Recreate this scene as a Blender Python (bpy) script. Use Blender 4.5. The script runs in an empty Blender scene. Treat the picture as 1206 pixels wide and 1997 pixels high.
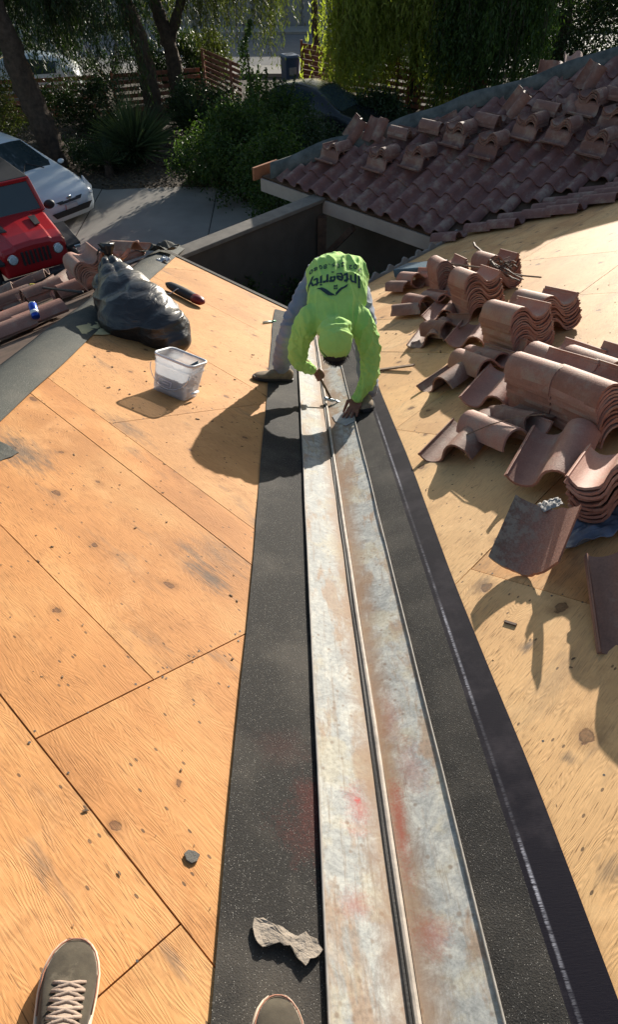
import bpy, bmesh, math, random
import numpy as np
from math import radians as rad, sin, cos, pi
from mathutils import Vector, Matrix, noise
from mathutils.bvhtree import BVHTree

scene = bpy.context.scene
C = scene.collection
random.seed(7)
rng = np.random.default_rng(11)

# ------------------------------------------------------------------ camera
CAM = Vector((-0.235, 0.0, 1.70))
PITCH, YAW = rad(45.5), rad(1.65)
FW = Vector((sin(YAW)*cos(PITCH), cos(YAW)*cos(PITCH), -sin(PITCH)))
RT = Vector((cos(YAW), -sin(YAW), 0))
UP = RT.cross(FW)
cd = bpy.data.cameras.new('camera')
cam = bpy.data.objects.new('camera', cd); C.objects.link(cam)
cd.sensor_fit = 'VERTICAL'; cd.sensor_height = 36.0
cd.lens = 1250/1997*36.0
cd.clip_start = 0.02; cd.clip_end = 2000
m = Matrix((RT, UP, -FW)).transposed().to_4x4(); m.translation = CAM
cam.matrix_world = m
scene.camera = cam

# ------------------------------------------------------------------ sky and sun
SUN_AZ, SUN_EL = 25.0, 11.5
w = bpy.data.worlds.new('World'); scene.world = w; w.use_nodes = True
nt = w.node_tree
sky = nt.nodes.new('ShaderNodeTexSky'); sky.sky_type = 'NISHITA'; sky.sun_disc = False
sky.sun_elevation = rad(SUN_EL); sky.sun_rotation = rad(SUN_AZ)
bg = nt.nodes['Background']; nt.links.new(sky.outputs[0], bg.inputs[0]); bg.inputs[1].default_value = 0.10
sd = bpy.data.lights.new('sun', 'SUN'); sd.energy = 5.0; sd.angle = rad(0.5); sd.color = (1.0, 0.93, 0.82)
so = bpy.data.objects.new('sun', sd); C.objects.link(so)
SV = Vector((sin(rad(SUN_AZ))*cos(rad(SUN_EL)), cos(rad(SUN_AZ))*cos(rad(SUN_EL)), sin(rad(SUN_EL))))
so.rotation_mode = 'QUATERNION'; so.rotation_quaternion = SV.to_track_quat('Z', 'Y')
so.location = SV*60
scene.view_settings.view_transform = 'Standard'; scene.view_settings.look = 'None'
scene.view_settings.exposure = 0.85; scene.view_settings.gamma = 1
scene.cycles.max_bounces = 6; scene.cycles.diffuse_bounces = 3; scene.cycles.glossy_bounces = 3
scene.cycles.transparent_max_bounces = 12; scene.cycles.transmission_bounces = 6

# ------------------------------------------------------------------ surveyed planes
S = 0.29                       # slope of the roof along the axes
GZ = -4.6                      # ground level
def ray(x, y): return RT*((x-603)/1250) - UP*((y-998.5)/1250) + FW
def onp(x, y, n, c):
    d = ray(x, y); n = Vector(n); return CAM + d*((c-n.dot(CAM))/n.dot(d))
def LP(x, y, h=0): return onp(x, y, (S, S, 1), h)
def RP(x, y, h=0): return onp(x, y, (-S, S, 1), h)
WC = -2.06-11*S
def WP(x, y, h=0): return onp(x, y, (-S, -S, 1), WC+h)
def GP(x, y, z=GZ): return onp(x, y, (0, 0, 1), z)
def AT(x, y, Y):
    d = ray(x, y); return CAM + d*((Y-CAM.y)/d.y)
def zl(x, y): return -S*y - S*x
def zr(x, y): return -S*y + S*x
def zw(x, y): return WC + S*(x+y)
NL = Vector((S, S, 1)).normalized(); NR = Vector((-S, S, 1)).normalized(); NW = Vector((-S, -S, 1)).normalized()

# ------------------------------------------------------------------ helpers
def link(o, parent=None, label=None, cat=None, group=None, kind=None):
    C.objects.link(o)
    if parent is not None: o.parent = parent
    if label: o['label'] = label
    if cat: o['category'] = cat
    if group: o['group'] = group
    if kind: o['kind'] = kind
    return o
def thing(name, label, cat, loc=(0, 0, 0), group=None, mat=None):
    o = bpy.data.objects.new(name, None); o.empty_display_size = 0.1
    link(o, None, label, cat, group)
    o.location = loc
    if mat is not None: o.matrix_world = mat
    return o
def smooth(me, on=True):
    me.polygons.foreach_set('use_smooth', [on]*len(me.polygons))
class MB:
    def __init__(s): s.v = []; s.f = []; s.mi = []; s.uv = None
    def add(s, vs, fs, mi=0):
        b = len(s.v); s.v += [tuple(v) for v in vs]; s.f += [tuple(b+i for i in f) for f in fs]; s.mi += [mi]*len(fs); return b
    def box(s, c, d, M=None, mi=0):
        cx, cy, cz = c; dx, dy, dz = d[0]/2, d[1]/2, d[2]/2
        vs = [Vector((cx+a*dx, cy+b*dy, cz+e*dz)) for a in (-1, 1) for b in (-1, 1) for e in (-1, 1)]
        if M is not None: vs = [M@v for v in vs]
        s.add(vs, [(0, 1, 3, 2), (4, 6, 7, 5), (0, 4, 5, 1), (2, 3, 7, 6), (0, 2, 6, 4), (1, 5, 7, 3)], mi)
    def beam(s, a, b, w, h, up=Vector((0, 0, 1)), mi=0):
        a = Vector(a); b = Vector(b); t = (b-a).normalized(); sd_ = t.cross(up).normalized(); u = sd_.cross(t)
        vs = [p + sd_*i*w/2 + u*j*h/2 for p in (a, b) for i in (-1, 1) for j in (-1, 1)]
        s.add(vs, [(0, 1, 3, 2), (4, 6, 7, 5), (0, 4, 5, 1), (2, 3, 7, 6), (0, 2, 6, 4), (1, 5, 7, 3)], mi)
    def tube(s, pts, rr, n=10, cap=True, mi=0, jit=0.0, sq=1.0):
        pts = [Vector(p) for p in pts]
        if not hasattr(rr, '__len__'): rr = [rr]*len(pts)
        rings = []; ref = Vector((0.13, 0.21, 0.97))
        base = len(s.v); vs = []
        t0 = (pts[1]-pts[0]).normalized(); sd_ = t0.cross(ref).normalized()
        for i, p in enumerate(pts):
            t = (pts[min(i+1, len(pts)-1)]-pts[max(i-1, 0)]).normalized()
            sd_ = (sd_ - t*sd_.dot(t)).normalized(); u = t.cross(sd_)
            for k in range(n):
                a = 2*pi*k/n; r = rr[i]*(1+jit*noise.noise(Vector((k*1.7, i*0.9, rr[0]*9))))
                vs.append(p + (sd_*cos(a) + u*sin(a)*sq)*r)
        fs = []
        for i in range(len(pts)-1):
            for k in range(n):
                fs.append((i*n+k, i*n+(k+1) % n, (i+1)*n+(k+1) % n, (i+1)*n+k))
        if cap: fs.append(tuple(range(n-1, -1, -1))); fs.append(tuple((len(pts)-1)*n+k for k in range(n)))
        s.add(vs, fs, mi)
    def ell(s, c, r, R=None, nu=14, nv=9):
        c = Vector(c); vs = []; fs = []
        for j in range(nv+1):
            th = pi*j/nv
            for i in range(nu):
                ph = 2*pi*i/nu
                v = Vector((r[0]*sin(th)*cos(ph), r[1]*sin(th)*sin(ph), r[2]*cos(th)))
                if R is not None: v = R@v
                vs.append(c+v)
        for j in range(nv):
            for i in range(nu):
                fs.append((j*nu+i, (j+1)*nu+i, (j+1)*nu+(i+1) % nu, j*nu+(i+1) % nu))
        s.add(vs, fs)
    def loft(s, rings, cap=True, mi=0, closed=True):
        n = len(rings[0]); vs = [p for r in rings for p in r]; fs = []
        for i in range(len(rings)-1):
            for k in range(n if closed else n-1):
                fs.append((i*n+k, i*n+(k+1) % n, (i+1)*n+(k+1) % n, (i+1)*n+k))
        if cap and closed: fs.append(tuple(range(n-1, -1, -1))); fs.append(tuple((len(rings)-1)*n+k for k in range(n)))
        s.add(vs, fs, mi)
    def prism(s, poly, n, h, mi=0):
        poly = [Vector(p) for p in poly]; n = Vector(n); k = len(poly)
        vs = poly + [p+n*h for p in poly]
        fs = [tuple(range(k-1, -1, -1)), tuple(range(k, 2*k))] + [(i, (i+1) % k, k+(i+1) % k, k+i) for i in range(k)]
        s.add(vs, fs, mi)
    def mesh(s, name, mats, sm=False):
        me = bpy.data.meshes.new(name); me.from_pydata(s.v, [], s.f)
        for mm in (mats if isinstance(mats, (list, tuple)) else [mats]): me.materials.append(mm)
        if any(s.mi): me.polygons.foreach_set('material_index', s.mi)
        if sm: smooth(me)
        me.update(); return me
    def build(s, name, mats, parent=None, label=None, cat=None, group=None, kind=None, sm=False, fix=True, bevel=0):
        me = s.mesh(name, mats, sm)
        if fix:
            bm = bmesh.new(); bm.from_mesh(me); bmesh.ops.recalc_face_normals(bm, faces=bm.faces); bm.to_mesh(me); bm.free()
        o = bpy.data.objects.new(name, me); link(o, parent, label, cat, group, kind)
        if bevel:
            b = o.modifiers.new('b', 'BEVEL'); b.width = bevel; b.segments = 2; b.limit_method = 'ANGLE'; b.angle_limit = rad(40)
        return o
def remesh(o, vox, it=6, fac=0.5):
    r = o.modifiers.new('r', 'REMESH'); r.mode = 'VOXEL'; r.voxel_size = vox
    if it:
        s_ = o.modifiers.new('s', 'SMOOTH'); s_.iterations = it; s_.factor = fac
    dg = bpy.context.evaluated_depsgraph_get()
    me = bpy.data.meshes.new_from_object(o.evaluated_get(dg))
    o.modifiers.clear(); old = o.data; o.data = me
    if len(me.materials) == 0 and len(old.materials): me.materials.append(old.materials[0])
    smooth(me); return o
def displace(o, fn):
    me = o.data; n = len(me.vertices)
    nr = [v.normal.copy() for v in me.vertices]
    for v, q in zip(me.vertices, nr): v.co = v.co + q*fn(v.co, q)
    me.update()

# ------------------------------------------------------------------ materials
def mat(name):
    m = bpy.data.materials.new(name); m.use_nodes = True
    t = m.node_tree; b = t.nodes['Principled BSDF']; return m, t, b
def N(t, ty, **kw):
    n = t.nodes.new(ty)
    for k, v in kw.items():
        if k.startswith('i_'):
            key = k[2:]; key = int(key) if key.isdigit() else key.replace('_', ' ')
            n.inputs[key].default_value = v
        else: setattr(n, k, v)
    return n
def ramp(t, src, stops, interp='LINEAR'):
    r = t.nodes.new('ShaderNodeValToRGB'); r.color_ramp.interpolation = interp
    e = r.color_ramp.elements
    while len(e) < len(stops): e.new(0.5)
    for k, (p, c) in enumerate(stops):
        e[k].position = p; e[k].color = (c if hasattr(c, '__len__') else (c, c, c)) + ((1,) if not hasattr(c, '__len__') or len(c) == 3 else ())
    t.links.new(src, r.inputs[0]); return r.outputs[0]
def mix(t, f, a, b, mode='MIX'):
    n = t.nodes.new('ShaderNodeMix'); n.data_type = 'RGBA'; n.blend_type = mode
    for sock, v in ((n.inputs[0], f), (n.inputs[6], a), (n.inputs[7], b)):
        if isinstance(v, bpy.types.NodeSocket): t.links.new(v, sock)
        elif hasattr(v, '__len__'): sock.default_value = tuple(v)+((1,) if len(v) == 3 else ())
        else: sock.default_value = v
    return n.outputs[2]
def math_(t, op, a, b=0.0, c=None):
    n = t.nodes.new('ShaderNodeMath'); n.operation = op
    for k, v in enumerate((a, b, c)):
        if v is None: continue
        if isinstance(v, bpy.types.NodeSocket): t.links.new(v, n.inputs[k])
        else: n.inputs[k].default_value = v
    return n.outputs[0]
def coords(t, kind='Object', scale=(1, 1, 1), loc=(0, 0, 0)):
    tc = t.nodes.new('ShaderNodeTexCoord'); mp = t.nodes.new('ShaderNodeMapping')
    mp.inputs['Scale'].default_value = scale; mp.inputs['Location'].default_value = loc
    t.links.new(tc.outputs[kind], mp.inputs[0]); return mp.outputs[0]
def nz(t, vec, scale, detail=4, rough=0.55, dist=0.0, out=0):
    n = N(t, 'ShaderNodeTexNoise'); n.inputs['Scale'].default_value = scale; n.inputs['Detail'].default_value = detail
    n.inputs['Roughness'].default_value = rough; n.inputs['Distortion'].default_value = dist
    t.links.new(vec, n.inputs['Vector']); return n.outputs[out]
def bump(t, b, h, strength=0.3, dist=0.01):
    n = N(t, 'ShaderNodeBump'); n.inputs['Strength'].default_value = strength; n.inputs['Distance'].default_value = dist
    t.links.new(h, n.inputs['Height']); t.links.new(n.outputs[0], b.inputs['Normal'])
def simple(name, col, rough=0.6, var=0.15, scale=8, bstr=0.2, metallic=0.0, spec=0.4, bdist=0.005, c2=None, kind='Object'):
    m, t, b = mat(name)
    v = coords(t, kind); f = nz(t, v, scale, 5, 0.6)
    c1 = tuple(x*(1-var) for x in col); cc = tuple(min(1, x*(1+var)) for x in col) if c2 is None else c2
    t.links.new(ramp(t, f, [(0.3, c1), (0.7, cc)]), b.inputs['Base Color'])
    b.inputs['Roughness'].default_value = rough; b.inputs['Metallic'].default_value = metallic
    b.inputs['Specular IOR Level'].default_value = spec
    if bstr: bump(t, b, nz(t, v, scale*5, 4), bstr, bdist)
    return m
M = {}
def plywood(name, c_dark, c_mid, c_light, seed, spots=(), side=1):
    m, t, b = mat(name)
    uvn = N(t, 'ShaderNodeUVMap'); uvn.uv_map = 'UVMap'; uv = uvn.outputs[0]
    at = N(t, 'ShaderNodeAttribute'); at.attribute_name = 'sheet'
    def mp(scale, loc=(0, 0, 0)):
        n = N(t, 'ShaderNodeMapping'); n.inputs['Scale'].default_value = scale; n.inputs['Location'].default_value = loc
        t.links.new(uv, n.inputs[0]); return n.outputs[0]
    big = nz(t, mp((1, 1.8, 1), (seed, 0, 0)), 1.5, 5, 0.6)
    # growth figure: rings of a stretched height field
    warp = nz(t, mp((0.55, 3.2, 1), (seed*2, 3, 0)), 1.6, 3, 0.55)
    fine = nz(t, mp((10, 260, 1), (0, seed, 0)), 1.0, 4, 0.65)
    rings = math_(t, 'SINE', math_(t, 'MULTIPLY_ADD', warp, 400.0, math_(t, 'MULTIPLY', fine, 3.0)))
    rings = math_(t, 'MULTIPLY_ADD', rings, 0.5, 0.5)
    base = ramp(t, big, [(0.28, c_dark), (0.5, c_mid), (0.75, c_light)])
    base = mix(t, math_(t, 'MULTIPLY', at.outputs['Fac'], 0.85), base, c_light)
    base = mix(t, 0.85, base, ramp(t, nz(t, mp((.35, .8, 1), (2, seed, 0)), 1.4, 4, .6), [(0.3, 0.78), (0.55, 1.0), (0.75, 1.12)]), 'MULTIPLY')
    lines = ramp(t, rings, [(0.0, 0.86), (0.35, 0.98), (1.0, 1.03)])
    base = mix(t, ramp(t, nz(t, mp((1, 1.5, 1), (9, seed, 0)), 1.1, 2), [(0.45, 0.05), (0.7, 0.6)]), base, lines, 'MULTIPLY')
    base = mix(t, 0.8, base, ramp(t, fine, [(0.3, 0.74), (0.46, 0.98), (0.8, 1.12)]), 'MULTIPLY')
    # short dark checks in the grain
    ck = nz(t, mp((14, 330, 1), (seed, 7, 0)), 1.0, 2, 0.5)
    ckm = ramp(t, ck, [(0.60, 0.0), (0.67, 1.0)])
    patch = ramp(t, nz(t, mp((1, 1, 1), (3, seed, 0)), 2.3, 3), [(0.40, 0.2), (0.60, 1.0)])
    base = mix(t, math_(t, 'MULTIPLY', math_(t, 'MULTIPLY', ckm, patch), 0.9), base, tuple(x*0.35 for x in c_dark))
    # knots: a dark heart with a ring round it
    vo = N(t, 'ShaderNodeTexVoronoi'); vo.inputs['Scale'].default_value = 3.1; vo.inputs['Randomness'].default_value = 1.0
    vo.voronoi_dimensions = '2D'
    wv = nz(t, mp((1, 1, 1)), 20, 4, out=1)
    kv = N(t, 'ShaderNodeVectorMath', operation='MULTIPLY_ADD'); t.links.new(wv, kv.inputs[0]); kv.inputs[1].default_value = (0.045, 0.035, 0)
    t.links.new(mp((0.75, 1, 1), (seed*1.3, 0.7, 0)), kv.inputs[2]); t.links.new(kv.outputs[0], vo.inputs['Vector'])
    d = vo.outputs['Distance']; sc_ = N(t, 'ShaderNodeSeparateColor'); t.links.new(vo.outputs['Color'], sc_.inputs[0])
    keep = math_(t, 'GREATER_THAN', sc_.outputs[0], 0.45)
    size = math_(t, 'MULTIPLY_ADD', sc_.outputs[1], 0.9, 0.45)
    dd = math_(t, 'DIVIDE', d, size)
    halo = math_(t, 'MULTIPLY', ramp(t, dd, [(0.04, 1.0), (0.13, 0.0)]), keep)
    heart = math_(t, 'MULTIPLY', ramp(t, dd, [(0.0, 0.75), (0.034, 0.75), (0.044, 1.0), (0.052, 0.0)]), keep)
    base = mix(t, math_(t, 'MULTIPLY', halo, 0.55), base, tuple(x*0.5 for x in c_mid))
    base = mix(t, math_(t, 'MULTIPLY', heart, 0.9), base, ramp(t, nz(t, uv, 90, 3), [(0.35, (0.035, 0.017, 0.01)), (0.65, (0.15, 0.065, 0.03))]))
    # grey weather stains, stretched along the grain
    st = nz(t, mp((1.1, 4.2, 1), (seed*3, 1, 0)), 1.35, 5, 0.65)
    sm_ = ramp(t, st, [(0.57, 0.0), (0.70, 1.0)])
    st2 = nz(t, mp((5, 26, 1)), 2.0, 5, 0.7)
    base = mix(t, math_(t, 'MULTIPLY', math_(t, 'MULTIPLY', sm_, ramp(t, st2, [(0.35, 0.1), (0.6, 1.0)])), 0.62), base, (0.085, 0.075, 0.062))
    ob = coords(t)
    rt_ = N(t, 'ShaderNodeMapping'); rt_.inputs['Rotation'].default_value = (0, 0, pi/4 if side < 0 else -pi/4); t.links.new(ob, rt_.inputs[0])
    for (cx, cy, ra, rb, k) in spots:
        a_ = pi/4 if side < 0 else -pi/4; X, Y = cx*cos(a_)-cy*sin(a_), cx*sin(a_)+cy*cos(a_)
        mp2 = N(t, 'ShaderNodeMapping'); mp2.inputs['Location'].default_value = (-X/ra, -Y/rb, 0); mp2.inputs['Scale'].default_value = (1/ra, 1/rb, 0); t.links.new(rt_.outputs[0], mp2.inputs[0])
        ln = N(t, 'ShaderNodeVectorMath', operation='LENGTH'); t.links.new(mp2.outputs[0], ln.inputs[0])
        f_ = math_(t, 'ADD', math_(t, 'SUBTRACT', 1.0, ln.outputs['Value']), math_(t, 'MULTIPLY', math_(t, 'SUBTRACT', st2, 0.5), 2.6))
        base = mix(t, math_(t, 'MULTIPLY', ramp(t, f_, [(0.1, 0.0), (0.9, 1.0)]), k), base, (0.075, 0.068, 0.06))
    # scuffs: pale and dusty drifts over the sheet
    sc2 = nz(t, ob, 2.1, 7, 0.72, 0.5)
    base = mix(t, ramp(t, sc2, [(0.54, 0.0), (0.70, 0.32)]), base, tuple(min(1, x*1.15+.04) for x in c_light))
    base = mix(t, ramp(t, nz(t, ob, 5.3, 7, 0.75), [(0.54, 0.0), (0.72, 0.42)]), base, tuple(x*0.55 for x in c_dark))
    # small dark flecks and nail heads
    v2 = N(t, 'ShaderNodeTexVoronoi'); v2.voronoi_dimensions = '2D'; v2.inputs['Scale'].default_value = 17
    t.links.new(mp((0.7, 1.5, 1), (seed, 9, 0)), v2.inputs['Vector'])
    s2 = N(t, 'ShaderNodeSeparateColor'); t.links.new(v2.outputs['Color'], s2.inputs[0])
    fl = math_(t, 'MULTIPLY', math_(t, 'LESS_THAN', v2.outputs['Distance'], 0.085), math_(t, 'GREATER_THAN', s2.outputs[0], 0.83))
    base = mix(t, math_(t, 'MULTIPLY', fl, 0.75), base, (0.045, 0.03, 0.02))
    t.links.new(base, b.inputs['Base Color'])
    b.inputs['Roughness'].default_value = 0.7; b.inputs['Specular IOR Level'].default_value = 0.22
    h = math_(t, 'ADD', math_(t, 'MULTIPLY', rings, 0.45), math_(t, 'SUBTRACT', fine, math_(t, 'MULTIPLY', ckm, 0.6)))
    h = math_(t, 'SUBTRACT', h, math_(t, 'MULTIPLY', heart, 0.8))
    bump(t, b, h, 0.35, 0.0025)
    return m
def sp(P_, lst): return [(P_(x, y).x, P_(x, y).y, a, b_, k) for x, y, a, b_, k in lst]
M['ply_left'] = plywood('plywood_orange', (0.34, 0.142, 0.046), (0.46, 0.207, 0.070), (0.58, 0.315, 0.125), 1.7, sp(LP, [(40, 880, .30, .14, .8), (405, 1125, .17, .07, .8), (370, 1075, .12, .03, .6), (250, 835, .25, .08, .55), (80, 1690, .12, .03, .6), (120, 620, .25, .1, .3), (340, 1870, .07, .02, .6), (420, 1080, .2, .12, .35), (470, 1640, .04, .03, .6)]), -1)
M['ply_right'] = plywood('plywood_tan', (0.46, 0.225, 0.085), (0.60, 0.325, 0.132), (0.71, 0.46, 0.22), 5.3, sp(RP, [(1030, 1260, .05, .03, .8), (940, 1140, .10, .04, .5), (1110, 1480, .03, .03, .6), (1080, 1330, .3, .08, .3), (850, 900, .2, .06, .3), (1190, 1700, .06, .05, .5)]), 1)
def felt(name, base, spark, red=None):
    m, t, b = mat(name); v = coords(t)
    n1 = nz(t, v, 260, 2, 0.6); n2 = nz(t, v, 3.0, 4)
    c = ramp(t, n1, [(0.35, tuple(x*0.55 for x in base)), (0.6, base), (0.7, tuple(x*1.7 for x in base))])
    vo = N(t, 'ShaderNodeTexVoronoi'); vo.inputs['Scale'].default_value = 330; t.links.new(v, vo.inputs['Vector'])
    s2 = N(t, 'ShaderNodeSeparateColor'); t.links.new(vo.outputs['Color'], s2.inputs[0])
    sp = math_(t, 'MULTIPLY', math_(t, 'LESS_THAN', vo.outputs['Distance'], 0.24), math_(t, 'GREATER_THAN', s2.outputs[0], 0.80))
    c = mix(t, math_(t, 'MULTIPLY', sp, 0.75), c, spark)
    c = mix(t, math_(t, 'MULTIPLY', ramp(t, n2, [(0.45, 0.0), (0.75, 1.0)]), 0.35), c, (0.16, 0.14, 0.115))
    if red:
        for (cx, cy, rx, ry, k) in red:
            c = mix(t, blot(t, v, cx, cy, rx, ry, k), c, (0.20, 0.022, 0.014))
    t.links.new(c, b.inputs['Base Color']); b.inputs['Roughness'].default_value = 0.85; b.inputs['Specular IOR Level'].default_value = 0.25
    bump(t, b, n1, 0.6, 0.003); return m
def blot(t, v, cx, cy, rx, ry, k):
    mp_ = N(t, 'ShaderNodeMapping'); mp_.inputs['Location'].default_value = (-cx/rx, -cy/ry, 0)
    mp_.inputs['Scale'].default_value = (1/rx, 1/ry, 0); t.links.new(v, mp_.inputs[0])
    ln = N(t, 'ShaderNodeVectorMath', operation='LENGTH'); t.links.new(mp_.outputs[0], ln.inputs[0])
    f = math_(t, 'SUBTRACT', 1.0, ln.outputs['Value'])
    n1 = nz(t, v, 9, 6, 0.7)
    f = math_(t, 'ADD', f, math_(t, 'MULTIPLY', math_(t, 'SUBTRACT', n1, 0.5), 2.0))
    spk = nz(t, v, 160, 2, 0.6)
    f = math_(t, 'ADD', f, math_(t, 'MULTIPLY', math_(t, 'SUBTRACT', spk, 0.5), 1.2))
    return math_(t, 'MULTIPLY', ramp(t, f, [(0.15, 0.0), (0.95, 1.0)]), k)
def galv(name):
    m, t, b = mat(name); v = coords(t); vs = coords(t, scale=(3.2, 1, 1))
    n1 = nz(t, vs, 2.3, 7, 0.68, 0.4); n2 = nz(t, v, 9, 9, 0.78, 0.9); n3 = nz(t, v, 85, 6, 0.75)
    c = ramp(t, n2, [(0.36, (0.23, 0.24, 0.235)), (0.5, (0.36, 0.365, 0.345)), (0.62, (0.50, 0.49, 0.44))])
    c = mix(t, math_(t, 'MULTIPLY', ramp(t, n1, [(0.50, 0.0), (0.58, 1.0)]), 0.75), c, (0.30, 0.195, 0.12))
    c = mix(t, math_(t, 'MULTIPLY', ramp(t, nz(t, v, 4.4, 6, 0.7), [(0.5, 0.0), (0.58, 1.0)]), 0.55), c, (0.42, 0.375, 0.27))
    c = mix(t, 0.8, c, ramp(t, n3, [(0.32, 0.62), (0.58, 1.08)]), 'MULTIPLY')
    sp_ = N(t, 'ShaderNodeTexVoronoi'); sp_.inputs['Scale'].default_value = 26; t.links.new(v, sp_.inputs['Vector'])
    c = mix(t, ramp(t, sp_.outputs['Distance'], [(0.10, 0.55), (0.2, 0.0)]), c, (0.16, 0.10, 0.06))
    c = mix(t, ramp(t, nz(t, coords(t, scale=(26, 1.1, 1)), 3, 5, .7), [(0.56, 0.0), (0.66, 0.5)]), c, (0.20, 0.145, 0.10))
    # dust banked against the rib, then sprayed red paint
    sx = N(t, 'ShaderNodeSeparateXYZ'); t.links.new(v, sx.inputs[0])
    near = ramp(t, math_(t, 'ADD', math_(t, 'ABSOLUTE', sx.outputs[0]), math_(t, 'MULTIPLY', math_(t, 'SUBTRACT', n2, 0.5), 0.14)), [(0.03, 1.0), (0.085, 0.0)])
    c = mix(t, math_(t, 'MULTIPLY', near, 0.7), c, (0.26, 0.155, 0.09))
    q = LP(697, 1580); c = mix(t, blot(t, v, q.x, q.y, 0.055, 0.11, 0.6), c, (0.36, 0.06, 0.045))
    c = mix(t, blot(t, v, q.x+.003, q.y+.02, 0.016, 0.016, 1.0), c, (0.42, 0.03, 0.03))
    for (px, py, rx, ry, k) in ((780, 1620, 0.03, 0.20, 0.8), (760, 1400, 0.05, 0.16, 0.35), (840, 1830, 0.06, 0.07, 0.55), (690, 1770, 0.05, 0.06, 0.5), (800, 1500, 0.07, 0.12, 0.4)):
        q = RP(px, py) if px > 750 else LP(px, py)
        c = mix(t, blot(t, v, q.x, q.y, rx, ry, k), c, (0.30, 0.075, 0.045))
    t.links.new(c, b.inputs['Base Color'])
    b.inputs['Metallic'].default_value = 0.0; b.inputs['Specular IOR Level'].default_value = 0.25
    t.links.new(ramp(t, n2, [(0.3, 0.62), (0.7, 0.8)]), b.inputs['Roughness'])
    bump(t, b, nz(t, v, 5, 4), 0.25, 0.01); return m
M['metal_valley'] = galv('weathered_galvanised')
qr = LP(590, 1600)
M['felt_black'] = felt('black_granule_felt', (0.026, 0.024, 0.022), (0.42, 0.40, 0.36), red=[(qr.x+.03, qr.y, 0.12, 0.18, 0.26), (qr.x-0.05, qr.y+0.22, 0.12, 0.1, 0.08)])
M['felt_grey'] = felt('grey_granule_felt', (0.072, 0.076, 0.068), (0.42, 0.42, 0.36))
def selv():
    m, t, b = mat('felt_selvage'); v = coords(t)
    n = nz(t, coords(t, scale=(1, 8, 1)), 40, 5, 0.7); n2 = nz(t, v, 4, 5, 0.7)
    c = ramp(t, n2, [(0.5, (0.006, 0.005, 0.011)), (0.85, (0.045, 0.038, 0.045))])
    sx = N(t, 'ShaderNodeSeparateXYZ'); t.links.new(v, sx.inputs[0])
    e = math_(t, 'ADD', sx.outputs[0], math_(t, 'MULTIPLY', math_(t, 'SUBTRACT', n, 0.5), 0.010))
    line = ramp(t, e, [(0.314, 0.0), (0.317, 1.0), (0.319, 1.0), (0.323, 0.0)])
    brk = ramp(t, nz(t, coords(t, scale=(1, 0.6, 1)), 3, 3), [(0.4, 0.15), (0.55, 1.0)])
    c = mix(t, math_(t, 'MULTIPLY', math_(t, 'MULTIPLY', line, brk), ramp(t, n, [(0.4, 0.0), (0.6, 0.9)])), c, (0.55, 0.55, 0.62))
    t.links.new(c, b.inputs['Base Color']); b.inputs['Roughness'].default_value = 0.75; b.inputs['Specular IOR Level'].default_value = 0.12; bump(t, b, n, 0.3, 0.002); return m
M['selvage'] = selv()
def tile_mat(name, c1, c2, dust):
    m, t, b = mat(name); v = coords(t); oi = N(t, 'ShaderNodeObjectInfo')
    n1 = nz(t, v, 7, 5, 0.65); n2 = nz(t, v, 130, 3, 0.6)
    off = N(t, 'ShaderNodeVectorMath', operation='ADD'); t.links.new(v, off.inputs[0])
    cm = N(t, 'ShaderNodeCombineXYZ'); t.links.new(math_(t, 'MULTIPLY', oi.outputs['Random'], 37.0), cm.inputs[0]); t.links.new(cm.outputs[0], off.inputs[1])
    n3 = nz(t, off.outputs[0], 4.5, 5, 0.7)
    c = mix(t, oi.outputs['Random'], c1, c2)
    c = mix(t, 0.7, c, ramp(t, n3, [(0.3, 0.68), (0.65, 1.15)]), 'MULTIPLY')
    c = mix(t, math_(t, 'MULTIPLY', ramp(t, n3, [(0.50, 0.0), (0.66, 1.0)]), dust*.8), c, (0.30, 0.25, 0.20))
    c = mix(t, 0.5, c, ramp(t, n2, [(0.3, 0.7), (0.6, 1.1)]), 'MULTIPLY')
    t.links.new(c, b.inputs['Base Color']); b.inputs['Roughness'].default_value = 0.68; b.inputs['Specular IOR Level'].default_value = 0.32
    bump(t, b, math_(t, 'ADD', n2, n1), 0.45, 0.004); return m
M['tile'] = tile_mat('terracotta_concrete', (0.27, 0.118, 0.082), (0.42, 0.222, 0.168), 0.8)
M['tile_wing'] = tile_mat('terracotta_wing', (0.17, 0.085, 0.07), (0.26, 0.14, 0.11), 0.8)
M['tile_dirty'] = tile_mat('terracotta_dirty', (0.22, 0.11, 0.078), (0.27, 0.15, 0.11), 0.95)
M['tile_roof'] = tile_mat('terracotta_roof', (0.20, 0.10, 0.088), (0.20, 0.10, 0.088), 0.8)
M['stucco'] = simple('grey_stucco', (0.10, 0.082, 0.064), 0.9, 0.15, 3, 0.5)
M['fascia'] = simple('dusty_fascia', (0.40, 0.33, 0.28), 0.8, 0.12, 3, 0.2)
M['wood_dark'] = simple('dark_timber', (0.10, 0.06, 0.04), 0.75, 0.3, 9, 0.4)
M['redwood'] = simple('red_fence_timber', (0.26, 0.095, 0.055), 0.8, 0.35, 5, 0.4)
M['soil'] = simple('bare_soil', (0.085, 0.065, 0.045), 0.95, 0.45, 1.4, 0.8, bdist=0.03)
M['concrete'] = simple('driveway_concrete', (0.30, 0.275, 0.24), 0.85, 0.14, 1.2, 0.3)
M['asphalt'] = simple('road_asphalt', (0.14, 0.135, 0.13), 0.85, 0.15, 1.5, 0.3)
M['dark_void'] = simple('shadow_board', (0.03, 0.022, 0.015), 0.9, 0.2, 4, 0.2)
M['green_felt'] = simple('dark_membrane', (0.065, 0.075, 0.07), 0.75, 0.3, 6, 0.4, c2=(0.14, 0.15, 0.14))
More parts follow.
